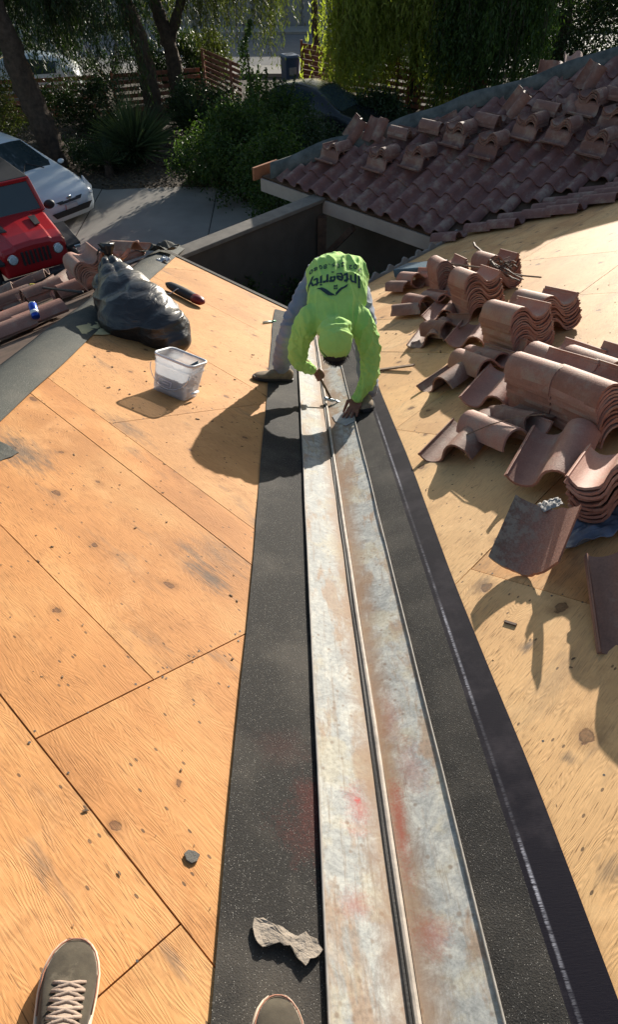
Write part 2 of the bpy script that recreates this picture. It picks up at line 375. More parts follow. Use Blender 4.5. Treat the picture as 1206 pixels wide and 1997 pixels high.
M['steel'] = simple('tool_steel', (0.45, 0.5, 0.55), 0.3, 0.1, 20, 0.05, metallic=0.9)
M['black_rubber'] = simple('black_rubber', (0.022, 0.022, 0.024), 0.55, 0.2, 10, 0.1)
M['chrome'] = simple('bright_metal', (0.6, 0.62, 0.64), 0.18, 0.05, 5, 0, metallic=1.0)
M['glass_dark'] = simple('tinted_glass', (0.03, 0.045, 0.05), 0.06, 0.1, 2, 0, spec=0.8)
M['white_paint'] = simple('white_car_paint', (0.66, 0.72, 0.76), 0.25, 0.04, 2, 0, spec=0.6)
M['red_paint'] = simple('red_car_paint', (0.36, 0.010, 0.014), 0.3, 0.08, 2, 0, spec=0.6)
M['silver_paint'] = simple('silver_car_paint', (0.38, 0.42, 0.48), 0.28, 0.06, 2, 0, metallic=0.4)
M['black_paint'] = simple('black_car_paint', (0.012, 0.014, 0.016), 0.22, 0.1, 2, 0, spec=0.6)
def leafmat(name, c1, c2, trans=0.35):
    m, t, b = mat(name); v = coords(t, 'Object'); oi = N(t, 'ShaderNodeNewGeometry')
    n = nz(t, v, 1.7, 4, 0.7); c = mix(t, oi.outputs['Random Per Island'], c1, c2)
    c = mix(t, 0.6, c, ramp(t, n, [(0.3, 0.55), (0.7, 1.25)]), 'MULTIPLY')
    t.links.new(c, b.inputs['Base Color']); b.inputs['Roughness'].default_value = 0.5; b.inputs['Specular IOR Level'].default_value = 0.35
    tr = N(t, 'ShaderNodeBsdfTranslucent'); t.links.new(mix(t, 1.0, c, (1.3, 1.5, 0.6), 'MULTIPLY'), tr.inputs[0])
    ms = N(t, 'ShaderNodeMixShader'); ms.inputs[0].default_value = trans
    t.links.new(b.outputs[0], ms.inputs[1]); t.links.new(tr.outputs[0], ms.inputs[2])
    t.links.new(ms.outputs[0], t.nodes['Material Output'].inputs[0]); return m
M['leaf_bright'] = leafmat('bright_willow_leaf', (0.20, 0.235, 0.045), (0.38, 0.39, 0.09), 0.58)
M['leaf_olive'] = leafmat('olive_leaf', (0.055, 0.07, 0.018), (0.10, 0.11, 0.03), 0.4)
M['leaf_dark'] = leafmat('dark_leaf', (0.018, 0.035, 0.012), (0.04, 0.065, 0.02), 0.25)
M['leaf_shrub'] = leafmat('shrub_leaf', (0.028, 0.06, 0.015), (0.085, 0.13, 0.03), 0.4)
M['leaf_yucca'] = leafmat('yucca_leaf', (0.05, 0.08, 0.035), (0.10, 0.13, 0.06), 0.2)
M['bark'] = simple('rough_bark', (0.075, 0.052, 0.038), 0.95, 0.45, 9, 1.0, bdist=0.03)
def cloth(name, col, c2, scale=6, grime=(0.1, 0.1, 0.08), rough=0.85, gk=0.4, sheen=0.2):
    m, t, b = mat(name); v = coords(t)
    n = nz(t, v, scale, 5, 0.6); g = nz(t, v, 14, 6, 0.7)
    c = ramp(t, n, [(0.3, col), (0.7, c2)])
    c = mix(t, math_(t, 'MULTIPLY', ramp(t, g, [(0.58, 0.0), (0.8, 1.0)]), gk), c, grime)
    t.links.new(c, b.inputs['Base Color']); b.inputs['Roughness'].default_value = rough
    b.inputs['Sheen Weight'].default_value = sheen*.5; b.inputs['Specular IOR Level'].default_value = 0.15
    h = math_(t, 'ADD', nz(t, v, 24, 3), math_(t, 'MULTIPLY', nz(t, v, 500, 2), 0.15))
    bump(t, b, h, 0.35, 0.006); return m
M['hi_vis'] = cloth('neon_green_cotton', (0.30, 0.56, 0.13), (0.43, 0.70, 0.18), grime=(0.14, 0.32, 0.15))
M['denim'] = cloth('faded_denim', (0.17, 0.20, 0.27), (0.27, 0.29, 0.34), grime=(0.22, 0.18, 0.15))
M['denim_light'] = cloth('pale_denim', (0.26, 0.37, 0.42), (0.40, 0.50, 0.54))
M['skin'] = simple('brown_skin', (0.21, 0.095, 0.06), 0.55, 0.15, 30, 0.2, spec=0.4, bdist=0.002)
M['hair'] = simple('black_hair', (0.012, 0.010, 0.009), 0.6, 0.3, 60, 0.8)
M['ink'] = simple('navy_print', (0.018, 0.05, 0.055), 0.8, 0.3, 60, 0.1)
M['shoe_canvas'] = cloth('worn_charcoal_canvas', (0.034, 0.028, 0.021), (0.085, 0.072, 0.052), scale=16, grime=(0.20, 0.17, 0.13), gk=0.7)
M['sole_cream'] = simple('cream_rubber', (0.62, 0.50, 0.38), 0.6, 0.15, 20, 0.1)
M['lace'] = simple('dusty_pink_lace', (0.33, 0.25, 0.20), 0.85, 0.2, 40, 0.3)
M['boot'] = simple('tan_suede', (0.24, 0.18, 0.12), 0.85, 0.3, 14, 0.4)

# ------------------------------------------------------------------ ground, drive, street
g = MB(); g.add([(-250, -120, GZ), (250, -120, GZ), (250, 400, GZ), (-250, 400, GZ)], [(0, 1, 2, 3)])
g.build('ground', M['soil'], kind='structure', fix=False)
def sheet(name, pts, mt, dz, kind='structure', **k):
    s = MB(); s.add([(p[0], p[1], GZ+dz) for p in pts], [tuple(range(len(pts)))]); o = s.build(name, mt, kind=kind, fix=False, **k)
    if o.data.polygons[0].normal.z < 0: o.data.flip_normals()
    return o
sheet('driveway', [(-16, 11), (0.8, 11), (0.8, 17.3), (-1.0, 18.6), (-3.5, 18.8), (-5.2, 18.6), (-8, 19.5), (-11, 23), (-16, 24)], M['concrete'], 0.012)
sheet('courtyard_paving', [(-3.5, 4), (8, 4), (8, 11), (-3.5, 11)], M['concrete'], 0.008)
sheet('road', [(-90, 33), (90, 33), (90, 40.6), (-90, 40.6)], M['asphalt'], 0.01)
s = MB(); s.box((0, 32.2, GZ+0.06), (180, 1.5, 0.12)); s.build('pavement', M['concrete'], kind='structure')
s = MB(); s.box((0, 41.4, GZ+0.06), (180, 1.6, 0.12)); s.build('far_pavement', M['concrete'], kind='structure')
s = MB()
for x in (-5.35, -2.2): s.box((x, 15, GZ+0.014), (0.02, 7.6, 0.005))
s.build('driveway_joint', M['dark_void'], kind='structure')

# ------------------------------------------------------------------ the house
house = thing('house', 'single storey house whose tiled roof is stripped to bare plywood around the valley', 'house', (0, 0, GZ))
house_inv = Matrix.Translation((0, 0, -GZ))
def onhouse(o):
    o.parent = house; o.matrix_parent_inverse = house_inv; return o
K2 = 2**0.5
def clip(poly, a, b, c):      # keep a*x+b*y<=c
    out = []
    for i in range(len(poly)):
        p, q = poly[i], poly[(i+1) % len(poly)]
        dp, dq = a*p[0]+b*p[1]-c, a*q[0]+b*q[1]-c
        if dp <= 0: out.append(p)
        if dp*dq < 0:
            k = dp/(dp-dq); out.append((p[0]+(q[0]-p[0])*k, p[1]+(q[1]-p[1])*k))
    return out
def deck(side, rows, region, mt, label):
    """plywood sheets as thin boards with real gaps; F = distance down the slope, V = along the eave"""
    sgn = -1 if side == 'L' else 1
    n = NL if side == 'L' else NR; zf = zl if side == 'L' else zr
    me_v = []; me_f = []; uvs = []; att = []
    def world(F, V):
        e = K2*F/1.08; w_ = K2*V
        return ((e-w_)/2, (e+w_)/2) if side == 'L' else ((w_-e)/2, (w_+e)/2)
    k = 0
    for (f0, f1, cuts) in rows:
        for i in range(len(cuts)-1):
            gp = 0.0022; k += 1
            pl = [world(f0+gp, cuts[i]+gp), world(f1-gp, cuts[i]+gp), world(f1-gp, cuts[i+1]-gp), world(f0+gp, cuts[i+1]-gp)]
            for (a, b_, c) in region: 
                if pl: pl = clip(pl, a, b_, c)
            if len(pl) < 3: continue
            ox, oy = random.uniform(0, 20), random.uniform(0, 20); lift = random.uniform(0, 0.0025); tint = (random.uniform(0, .18) if -.2 < f0 < 1.1 else random.uniform(.25, .8)) if side == 'L' else random.uniform(0, .9)
            base = len(me_v); m_ = len(pl)
            for (x, y) in pl: me_v.append(Vector((x, y, zf(x, y))) - n*(0.012) + n*lift)
            for (x, y) in pl: me_v.append(Vector((x, y, zf(x, y))) + n*lift)
            fs = [tuple(base+m_+q for q in range(m_)), tuple(base+q for q in range(m_-1, -1, -1))]
            fs += [(base+q, base+(q+1) % m_, base+m_+(q+1) % m_, base+m_+q) for q in range(m_)]
            for f in fs:
                me_f.append(f); att.append(tint)
                for q in f:
                    x, y, _ = me_v[q]; e = (x+y) if side == 'L' else (y-x); w_ = (y-x) if side == 'L' else (x+y)
                    uvs.append((w_/K2+ox, e/K2*1.08+oy))
    me = bpy.data.meshes.new('roof_deck'); me.from_pydata(me_v, [], me_f); me.materials.append(mt)
    ul = me.uv_layers.new(name='UVMap'); ul.data.foreach_set('uv', [c for p in uvs for c in p])
    a_ = me.attributes.new('sheet', 'FLOAT', 'FACE'); a_.data.foreach_set('value', att)
    bm = bmesh.new(); bm.from_mesh(me); bmesh.ops.recalc_face_normals(bm, faces=bm.faces); bm.to_mesh(me); bm.free()
    o = bpy.data.objects.new('roof_deck', me); link(o, None, label); return onhouse(o)
EL, ER = 6.5, 6.9
HX = -1.9
def cuts(a, step=2.44, lo=-16, hi=18):
    r = []; x = a
    while x > lo: x -= step
    while x < hi: r.append(x); x += step
    return r
rowsL = [(-6.22, -5.0, cuts(.2)), (-5.0, -3.78, cuts(1.4)), (-3.78, -2.56, cuts(.3)), (-2.56, -1.34, cuts(1.5)), (-1.34, -0.12, cuts(0.61)), (-0.12, 1.21, [-16, -1.2, 1.23]), (-0.12, 0.27, [1.23, 3.67, 18]), (0.27, 1.0, [1.23, 3.67, 18]), (1.0, 1.21, [1.23, 3.67, 18]), (1.21, 2.57, cuts(2.88)), (2.57, 3.79, cuts(4.3)), (3.79, 5.2, cuts(3.9))]
deck('L', rowsL, [(1, 0, 0.0), (-1, 0, -HX), (1, 1, EL), (0, -1, 4.5)], M['ply_left'], 'orange weathered plywood slope left of the valley')
rowsR = [(-8, -6.78, cuts(.9)), (-6.78, -5.56, cuts(.2)), (-5.56, -4.34, cuts(.9)), (-4.34, -3.12, cuts(.2)), (-3.12, -1.9, cuts(.9)), (-1.9, -0.68, cuts(.3)), (-0.68, 0.9, cuts(1.51)), (0.9, 2.12, cuts(2.52)), (2.12, 3.34, cuts(1.3)), (3.34, 4.56, cuts(2.1)), (4.56, 5.6, cuts(0.9))]
deck('R', rowsR, [(-1, 0, 0.0), (1, 0, 9), (-1, 1, ER), (0, 1, 9.05), (0, -1, 4.5)], M['ply_right'], 'pale tan plywood slope right of the valley')
def nails(side, rows, region):
    s = MB(); n = NL if side == 'L' else NR; zf = zl if side == 'L' else zr; rr = random.Random(21)
    for (f0, f1, cu) in rows:
        if f1-f0 < .5: continue
        lines = [c+d for c in cu for d in (-.012, .012)] + [cu[0]%.61 + .61*k for k in range(-8, 20)]
        for V_ in lines:
            F_ = f0+.02
            while F_ < f1:
                e = K2*(F_+rr.uniform(-.02, .02))/1.08; w_ = K2*(V_+rr.uniform(-.012, .012)); x, y = ((e-w_)/2, (e+w_)/2) if side == 'L' else ((w_-e)/2, (w_+e)/2)
                F_ += .17*rr.uniform(.8, 1.25)
                if any(a*x+b_*y > c for a, b_, c in region) or y < .1 or rr.random() < .25: continue
                p = Vector((x, y, zf(x, y)))+n*.0029; t1 = n.orthogonal().normalized(); t2 = n.cross(t1); r = rr.uniform(.0028, .0045)
                s.add([p+t1*cos(k*1.047)*r+t2*sin(k*1.047)*r for k in range(6)], [(0, 1, 2, 3, 4, 5)])
    o = s.build('nail_heads', simple('nail_steel', (.05, .04, .033), .6, .4, 60, 0), kind='stuff', fix=False); return onhouse(o)
nails('L', rowsL, [(1, 0, -.43), (-1, 0, -HX-.2), (1, 1, EL-.1)])
nails('R', rowsR, [(-1, 0, -.42), (1, 0, 8), (-1, 1, ER-.1), (0, 1, 8)])
# dark sheathing paper / rafters below the gaps
def slab(pts, zf, n, off, th, name, mt, label=None):
    s = MB(); s.prism([Vector((x, y, zf(x, y)))-n*off for x, y in pts], -n, th)
    return onhouse(s.build(name, mt, label=label))
slab([(HX, -4.5), (0, -4.5), (0, EL), (HX, EL-HX)], zl, NL, 0.016, 0.12, 'rafter_layer', M['dark_void'])
slab([(0, -4.5), (9, -4.5), (9, 9.05), (9.05-ER, 9.05), (0, ER)], zr, NR, 0.016, 0.12, 'rafter_layer', M['dark_void'])
def zh(x, y): return -S*y + S*(x-2*HX)
NH = Vector((-S, S, 1)).normalized()
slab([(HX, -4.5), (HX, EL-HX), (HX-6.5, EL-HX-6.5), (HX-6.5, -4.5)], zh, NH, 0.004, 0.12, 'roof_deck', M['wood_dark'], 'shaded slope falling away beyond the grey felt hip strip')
slab([(-4.45+9.05+WC*0-0.0, 9.05), (1.95, 9.05), (-0.7, 11.7), (9, 11.7), (9, 9.05)][1:], zw, NW, 0.0, 0.12, 'roof_deck', M['wood_dark'], 'deck under the tiles of the far wing')
# slope behind the far wing's hip, and the next ridge
HZ = 11.7
def zb(x, y): return zw(x, HZ) - S*(y-HZ)
slab([(-0.7, HZ), (9, HZ), (9, 16.5), (4.1, 16.5)], zb, Vector((-S, S, 1)).normalized(), 0.005, 0.12, 'roof_deck', M['wood_dark'], 'rear slope of the far wing')
# eave boards
def board(a, b, h, t_, name, mt, label=None, drop=0.0):
    s = MB(); a = Vector(a); b = Vector(b); s.beam(a-Vector((0, 0, h/2+drop)), b-Vector((0, 0, h/2+drop)), t_, h); return onhouse(s.build(name, mt, label=label, bevel=0.004))
def P3(x, y, zf): return (x, y, zf(x, y))
board(P3(0.0, EL+.02, zl), P3(HX, EL-HX+.02, zl), 0.16, 0.03, 'fascia', M['fascia'], drop=0.02)
board(P3(0.0, ER+.02, zr), P3(9.05-ER, 9.07, zr), 0.16, 0.03, 'fascia', M['fascia'], drop=0.02)
ea = Vector(P3(1.95, 9.05, zw)); eb = Vector(P3(-0.7, 11.7, zw)); od = Vector((-1, -1, 0))/K2*0.02
board(ea+od, eb+od, 0.20, 0.035, 'fascia', M['fascia'], 'long dusty beige eave board of the far tiled wing', drop=0.03)
# walls under the roof
def wall(x0, y0, x1, y1, z0, z1, th=0.2, name='wall', mt=None):
    s = MB(); a = Vector((x0, y0, 0)); b = Vector((x1, y1, 0)); 
    s.beam(Vector((x0, y0, (z0+z1)/2)), Vector((x1, y1, (z0+z1)/2)), th, z1-z0); return onhouse(s.build(name, mt or M['stucco']))
wall(0, 5.9, -2.2, 8.1, GZ, -2.25); wall(0.0, 6.1, 2.9, 9.0, GZ, -2.1); wall(2.9, 9.2, 0.1, 12.0, GZ, -2.05); wall(9, -4, 9, 14, GZ, -0.9); wall(-7, -4.4, 9, -4.4, GZ, 0.5); wall(-8, 0, -8, -4.4, GZ, -1.5); wall(-2.4, 7.9, -7.6, 2.7, GZ, -2.3)

# S tile profile -------------------------------------------------------------
PROF = [(0, .050), (.010, .056), (.018, .048), (.03, .029), (.05, .011), (.075, .002), (.10, 0), (.125, .005), (.145, .022), (.160, .048), (.176, .074), (.196, .092), (.225, .101), (.255, .098), (.282, .083), (.303, .060), (.317, .034), (.325, .008)]
TH = 0.0115
def tile_section(w_=.33):
    top = [Vector((x-w_/2, 0, z+TH)) for x, z in PROF]; bot = []
    for i, (x, z) in enumerate(PROF):
        x0, z0 = PROF[max(0, i-1)]; x1, z1 = PROF[min(len(PROF)-1, i+1)]
        d = Vector((x1-x0, 0, z1-z0)).normalized(); nrm = Vector((-d.z, 0, d.x)); bot.append(top[i]-nrm*TH)
    return top, bot
TOP, BOT = tile_section()
def tile_mesh(length=.42, name='roof_tile', broken=None, mt=None, seed=0, nl=5):
    s = MB(); rings = []; sec = TOP+BOT[::-1]
    for j in range(nl+1):
        y = -length/2 + length*j/nl; r = []
        for q, p in enumerate(sec):
            yy = y
            if broken and (j == 0 or j == nl):
                nn = noise.noise(Vector((p.x*9+seed, j*3.1, seed)))*broken
                yy = y + (abs(nn) if j == 0 else -abs(nn)*1.0)
            r.append(Vector((p.x, yy, p.z)))
        rings.append(r)
    s.loft(rings, cap=True)
    # nose lugs and head lap rib
    s.box((-.150, 0, .062+TH*0.2), (.006, length*.98, .010))
    me = s.mesh(name, mt or M['tile'])
    bm = bmesh.new(); bm.from_mesh(me); bmesh.ops.recalc_face_normals(bm, faces=bm.faces)
    for f in bm.faces: f.smooth = True
    bm.to_mesh(me); bm.free()
    me.set_sharp_from_angle(angle=rad(35)) if hasattr(me, 'set_sharp_from_angle') else None
    return me
TM = [tile_mesh(.42), tile_mesh(.415, broken=.012, seed=3)]
TM.append(tile_mesh(.425, broken=.035, seed=6))
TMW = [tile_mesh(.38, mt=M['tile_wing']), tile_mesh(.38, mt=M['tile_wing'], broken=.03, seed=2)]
TMD = [tile_mesh(.42, mt=M['tile_dirty'], broken=.02, seed=8)]
TMB = [tile_mesh(.40, mt=M['tile_dirty'], broken=.09, seed=k*5.3) for k in range(3)]

# laid tiles of the wing (surface of the roof, one part)
def laid(name, org, du, dv, n, nu, nv, inside, mt, label, seed=1):
    """org: first tile position; du: step along the eave; dv: step up the slope"""
    rr = random.Random(seed); s = MB()
    t = dv.normalized(); b_ = t.cross(n).normalized()
    for j in range(nv):
        for i in range(nu):
            p = org + du*i + dv*j
            if not inside(p): continue
            jx, jy, jr = rr.uniform(-.006, .006), rr.uniform(-.012, .012), rr.uniform(-.012, .012)
            rings = []
            tl = t*cos(jr)+b_*sin(jr); bl = b_*cos(jr)-t*sin(jr)
            for q in range(3):
                yy = -.21+.42*q/2; lift = .030*(1-(q/2)) + 0.004
                rings.append([p + bl*(v.x+jx) + tl*(yy+jy) + n*(v.z+lift) for v in TOP+BOT[::-1]])
            s.loft(rings, cap=True)
    o = s.build(name, mt, label=label); 
    for f in o.data.polygons: f.use_smooth = len(f.vertices) == 4
    o.data.set_sharp_from_angle(angle=rad(40)) if hasattr(o.data, 'set_sharp_from_angle') else None
    return onhouse(o)
dvW = Vector((1, 1, 2*S)).normalized()*0.345; duW = Vector((-1, 1, 0))/K2*0.30
orgW = Vector(P3(1.95, 9.05, zw)) + dvW*0.50 - duW*24.4
laid('roof_tiles', orgW, duW, dvW, NW, 40, 26, lambda p: p.y > 9.0+0.16 and p.y < HZ-0.10 and p.x < 8.8, M['tile_roof'], 'rows of interlocking clay tiles still laid on the far wing', 3)
dvR = Vector((1, -1, 2*S)).normalized()*0.345; duR = Vector((-1, -1, 0))/K2*0.30
def insR(p):
    return p.y < 9.0 and p.y > 9.05-0.86+0.18*(p.x-2)*0 and p.x > 1.8 and p.x < 8.8 and (p.y > 8.93-(p.x-1.6)*0.42)
laid('roof_tiles', Vector(P3(9.05-ER, 9.05, zr)) + dvR*0.1 - duR*16, duR, dvR, NR, 40, 24, insR, M['tile_roof'], 'stepped leftover rows of tiles bordering the bare tan plywood', 5)
# hip membrane: crumpled dark strip standing proud over the hip
s = MB(); rings = []
for i in range(70):
    x = -0.55 + i*0.14; z = zw(x, HZ)+0.10
    wv = noise.noise(Vector((x*1.3, 0, 0)))*0.06; wv2 = noise.noise(Vector((x*2.1, 5, 0)))*0.09
    c = Vector((x, HZ+wv, z))
    rings.append([c+Vector((0, -.17-wv2, -.10+wv)), c+Vector((0, -.09, .02)), c+Vector((0, -.02, .10+wv)), c+Vector((0, .05, .06)), c+Vector((0, .2, -.05)),
                  c+Vector((0, .19, -.06)), c+Vector((0, .04, .05)), c+Vector((0, -.02, .09+wv)), c+Vector((0, -.08, .01)), c+Vector((0, -.16-wv2, -.11+wv))])
s.loft(rings); o = s.build('hip_membrane', M['green_felt'], label='crumpled dark membrane lapped over the far hip', sm=True); onhouse(o)
# ridge of the next roof section
s = MB(); a = AT(1033, 158, 13.4); b = AT(1206, 112, 13.4); d_ = (b-a).normalized(); b2 = a+d_*5
s.beam(a-Vector((0, 0, .05)), b2-Vector((0, 0, .05)), .05, .16); onhouse(s.build('ridge_board', M['fascia'], label='bare ridge board beyond the membrane', bevel=.004))
s = MB(); s.add([a+Vector((0, -.04, -.1)), b2+Vector((0, -.04, -.1)), b2+Vector((0, -1.2, -.6)), a+Vector((0, -1.2, -.45)), a+Vector((0, .04, -.1)), b2+Vector((0, .04, -.1)), b2+Vector((0, 1.6, -.7)), a+Vector((0, 1.6, -.7))], [(0, 1, 2, 3), (4, 7, 6, 5)])
onhouse(s.build('roof_deck', M['tile_roof'], label='slopes either side of the bare ridge board', fix=False))
# orange barge board end at the hip's foot
s = MB(); a = Vector(P3(-0.72, 11.66, zw)); s.beam(a+Vector((-.12, .0, .06)), a+Vector((.28, .42, .06)), .04, .2)
onhouse(s.build('barge_board', simple('orange_board', (0.42, 0.17, 0.08), 0.8, 0.2, 5, 0.3), label='short orange board at the foot of the far hip'))
# wavy eave closure along the right eave
s = MB(); a = Vector(P3(0.35, ER+.35-.02, zr)); dirE = Vector((1, 1, 0))/K2; nn = 70; ring = []
L_ = (Vector(P3(9.05-ER, 9.05, zr))-a).length
top, bot = [], []
for i in range(nn+1):
    q = L_*i/nn; p = a + dirE*q; h = .030+.062*max(0, sin(2*pi*q/.30))**0.8 + 0.012*max(0, -sin(2*pi*q/.30))
    top.append(p+NR*h); bot.append(p-NR*.03)
of = Vector((-1, 1, 0))/K2*.025
vs = bot+top+[p-of for p in bot]+[p-of for p in top]; k = nn+1
fs = []
for i in range(nn): fs += [(i, i+1, k+i+1, k+i), (2*k+i, 3*k+i, 3*k+i+1, 2*k+i+1), (k+i, k+i+1, 3*k+i+1, 3*k+i)]
s.add(vs, fs); onhouse(s.build('eave_closure', simple('closure_grey', (0.22, 0.20, 0.18), 0.85, 0.2, 10, 0.3), label='scalloped closure strip along the right eave'))
# drip edge on the left eave
s = MB(); a = Vector(P3(-0.1, EL+.1-.03, zl)); b = Vector(P3(HX, EL-HX-.03, zl)); s.beam(a+NL*.006, b+NL*.006, .09, .008, up=NL)
onhouse(s.build('drip_edge', M['felt_black']))

# ------------------------------------------------------------------ solid wall in place of a beam, added to darken the courtyard; post
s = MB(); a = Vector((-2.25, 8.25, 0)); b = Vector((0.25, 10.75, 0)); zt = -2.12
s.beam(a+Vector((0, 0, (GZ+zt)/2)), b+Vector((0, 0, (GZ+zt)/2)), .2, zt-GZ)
wt = s.build('courtyard_shade_wall', M['stucco'], label='grey stucco wall from left eave to tiled wing, added solid to keep the courtyard dark', cat='wall')
s = MB(); s.beam(a+Vector((0, 0, zt+.035)), b+Vector((0, 0, zt+.035)), .27, .06); s.build('lit_cap', simple('lit_cap', (.20, .175, .145), .85, .2, 6, .3), wt, bevel=.01)  # cap coloured lighter than the wall to stand for its sunlit top edge
pt = MB(); pt.beam((0.28, 10.55, GZ), (0.28, 10.55, -2.3), .14, .14, up=Vector((0, 1, 0))); pt.beam((0.28, 10.55, -3.0), (0.75, 10.2, -2.35), .09, .09)
pt.build('timber_post', M['wood_dark'], label='dark timber post with a diagonal brace under the tiled wing', cat='post')

# ------------------------------------------------------------------ felt, valley metal, hip strip
def strip(name, xs, y0, y1, ny, off, mats, mi=None, th=.003, amp=.0, ywig=0.0, **k):
    s = MB(); rings = []
    for j in range(ny+1):
        y = y0+(y1-y0)*j/ny; r = []
        for q, x in enumerate(xs):
            xx = x + (ywig*noise.noise(Vector((x*3, y*.9, 2.0))) if q in (0, len(xs)-1) else 0)
            z = -S*y + S*abs(xx) + off + amp*noise.noise(Vector((x*4, y*3, 0)))
            r.append(Vector((xx, y, z)))
        rings.append(r)
    n = len(xs); vs = [p for r in rings for p in r]; vs += [p-Vector((0, 0, th)) for p in vs]; tot = n*(ny+1); fs = []; mis = []
    for j in range(ny):
        for q in range(n-1):
            i = j*n+q; fs.append((i, i+1, i+n+1, i+n)); mis.append(mi[q] if mi else 0)
            fs.append((tot+i, tot+i+n, tot+i+n+1, tot+i+1)); mis.append(mi[q] if mi else 0)
        for q in (0, n-1):
            i = j*n+q; fs.append((i, i+n, tot+i+n, tot+i)); mis.append(mi[-1] if mi else 0)
    s.add(vs, fs); s.mi = mis
    return s.build(name, mats, **k)
strip('felt_underlay', [-.425, -.3, -.2, -.1, -.02, .02, .1, .2, .3, .315, .40], -3.2, 6.55, 120, .012, [M['felt_black'], M['selvage']], mi=[0]*8+[1, 1], amp=.004, ywig=.012,
      label='wide black granule felt running down the valley under the metal', cat='felt')
vm = strip('valley_flashing', [-.19, -.186, -.1, -.04, -.011], -3.0, 6.2, 60, .024, M['metal_valley'], th=.0015, amp=.003, label='long weathered galvanised valley flashing with rust and red overspray', cat='flashing')
strip('right_pan', [.011, .04, .1, .166, .172], -3.0, 6.2, 60, .024, M['metal_valley'], th=.0015, amp=.003, parent=vm)
vm.name = 'valley_flashing'
s = MB(); rings = []
for j in range(61):
    y = -3.0+9.2*j/60; z = -S*y+.022; wv = .003*noise.noise(Vector((0, y*1.5, 0)))
    rings.append([Vector((x_+wv, y, z+h)) for x_, h in ((-.010, .002), (-.0085, .012), (-.006, .020), (0, .022), (.005, .020), (.008, .012), (.010, 0), (.008, -.003), (-.008, -.003))])
s.loft(rings)
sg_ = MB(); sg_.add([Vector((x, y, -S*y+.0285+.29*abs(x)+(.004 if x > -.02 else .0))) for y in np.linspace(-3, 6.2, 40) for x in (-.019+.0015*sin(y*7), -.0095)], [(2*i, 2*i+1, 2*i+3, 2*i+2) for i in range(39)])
sg_.build('seam_gap_shade', simple('painted_seam_shade', (.012, .010, .009), .7, .3, 30, .3), vm, fix=False)  # black strip painted in for the shadowed open seam left of the rib
s.build('rib', simple('rib_metal', (0.42, 0.36, 0.30), .7, .25, 20, .15), vm)
for nm, x in (('hem', -.188), ('hem', .170)):
    s = MB(); s.tube([(x+.002*noise.noise(Vector((x, y*2, 0))), y, -S*y+S*abs(x)+.030) for y in np.linspace(-3, 6.2, 50)], .0035, 6); s.build(nm, simple('hem_metal', (0.28, 0.255, 0.225), .7, .25, 20, .1), vm, sm=True)
# grey felt hip strip
s = MB(); xs = [-2.07, -1.99, -1.90, -1.82, -1.70]; vs = []; ny = 80
y1s = 9.0
for j in range(ny+1):
    y = -3+(y1s+3)*j/ny
    for x in xs:
        z = (zl(x, y) if x > HX else zh(x, y))+.012+.012*noise.noise(Vector((x*3, y*1.4, 4)))
        vs.append(Vector((x+.02*noise.noise(Vector((x, y*.7, 9))), y, z)))
tot = len(vs); vs += [v-Vector((0, 0, .004)) for v in vs]; n = len(xs); fs = []
for j in range(ny):
    for q in range(n-1):
        i = j*n+q; fs += [(i, i+1, i+n+1, i+n), (tot+i, tot+i+n, tot+i+n+1, tot+i+1)]
    for q in (0, n-1): i = j*n+q; fs.append((i, i+n, tot+i+n, tot+i))
s.add(vs, fs); s.build('hip_felt', M['felt_grey'], sm=True, label='grey granule felt strip folded over the hip along the left', cat='felt')
#@@PART2
# ------------------------------------------------------------------ loose roof tiles
def frame(p, n, d, tilt=0.0, roll=0.0, lift=0.0):
    """object matrix: z along n, y along d projected on the plane"""
    n = Vector(n).normalized(); d = Vector(d); y = (d-n*d.dot(n)).normalized(); x = y.cross(n)
    m = Matrix((x, y, n)).transposed().to_4x4(); m.translation = Vector(p)+n*lift
    return m @ Matrix.Rotation(roll, 4, 'Y') @ Matrix.Rotation(tilt, 4, 'X')
def tile(me, mtx, label, group=None):
    o = bpy.data.objects.new('roof_tile', me); link(o, None, label, 'roof tile', group, 'thing'); o.matrix_world = mtx; return o
ORD = ['first', 'second', 'third', 'fourth', 'fifth', 'sixth', 'seventh', 'eighth', 'ninth', 'tenth', 'eleventh', 'twelfth', 'thirteenth', 'fourteenth', 'fifteenth', 'sixteenth', 'seventeenth', 'eighteenth']
def stack(p, n, d, cnt, where, jit=.006, lean=0.0, roll=0.0, tilt=0.0, mset=TM, toplabel=None, group=None, step=.0172, lift=0.004):
    rr = random.Random(hash((round(p[0]*50), round(p[1]*50))) & 0xffff)
    M0 = frame(p, n, d, tilt, roll, lift)
    for k in range(cnt):
        mm = M0 @ Matrix.Translation((rr.uniform(-jit, jit)+lean*k, rr.uniform(-jit, jit)*1.6, k*step)) @ Matrix.Rotation(rr.uniform(-.012, .012), 4, 'Z')
        w_ = ORD[cnt-1-k] if cnt-1-k < len(ORD) else str(cnt-k)+'th'
        if k == cnt-1: tile(mset[k % len(mset)], mm, 'topmost clay tile of ' + where, group or 'stacked roof tiles')
        elif k == 0 and cnt > 2: tile(mset[k % len(mset)], mm, 'bottom clay tile of ' + where, group or 'stacked roof tiles')
        else: tile(mset[k % len(mset)], mm, w_+' clay tile from the top of ' + where, group or 'stacked roof tiles')
def rdir(p, q): return RP(*q)-RP(*p)
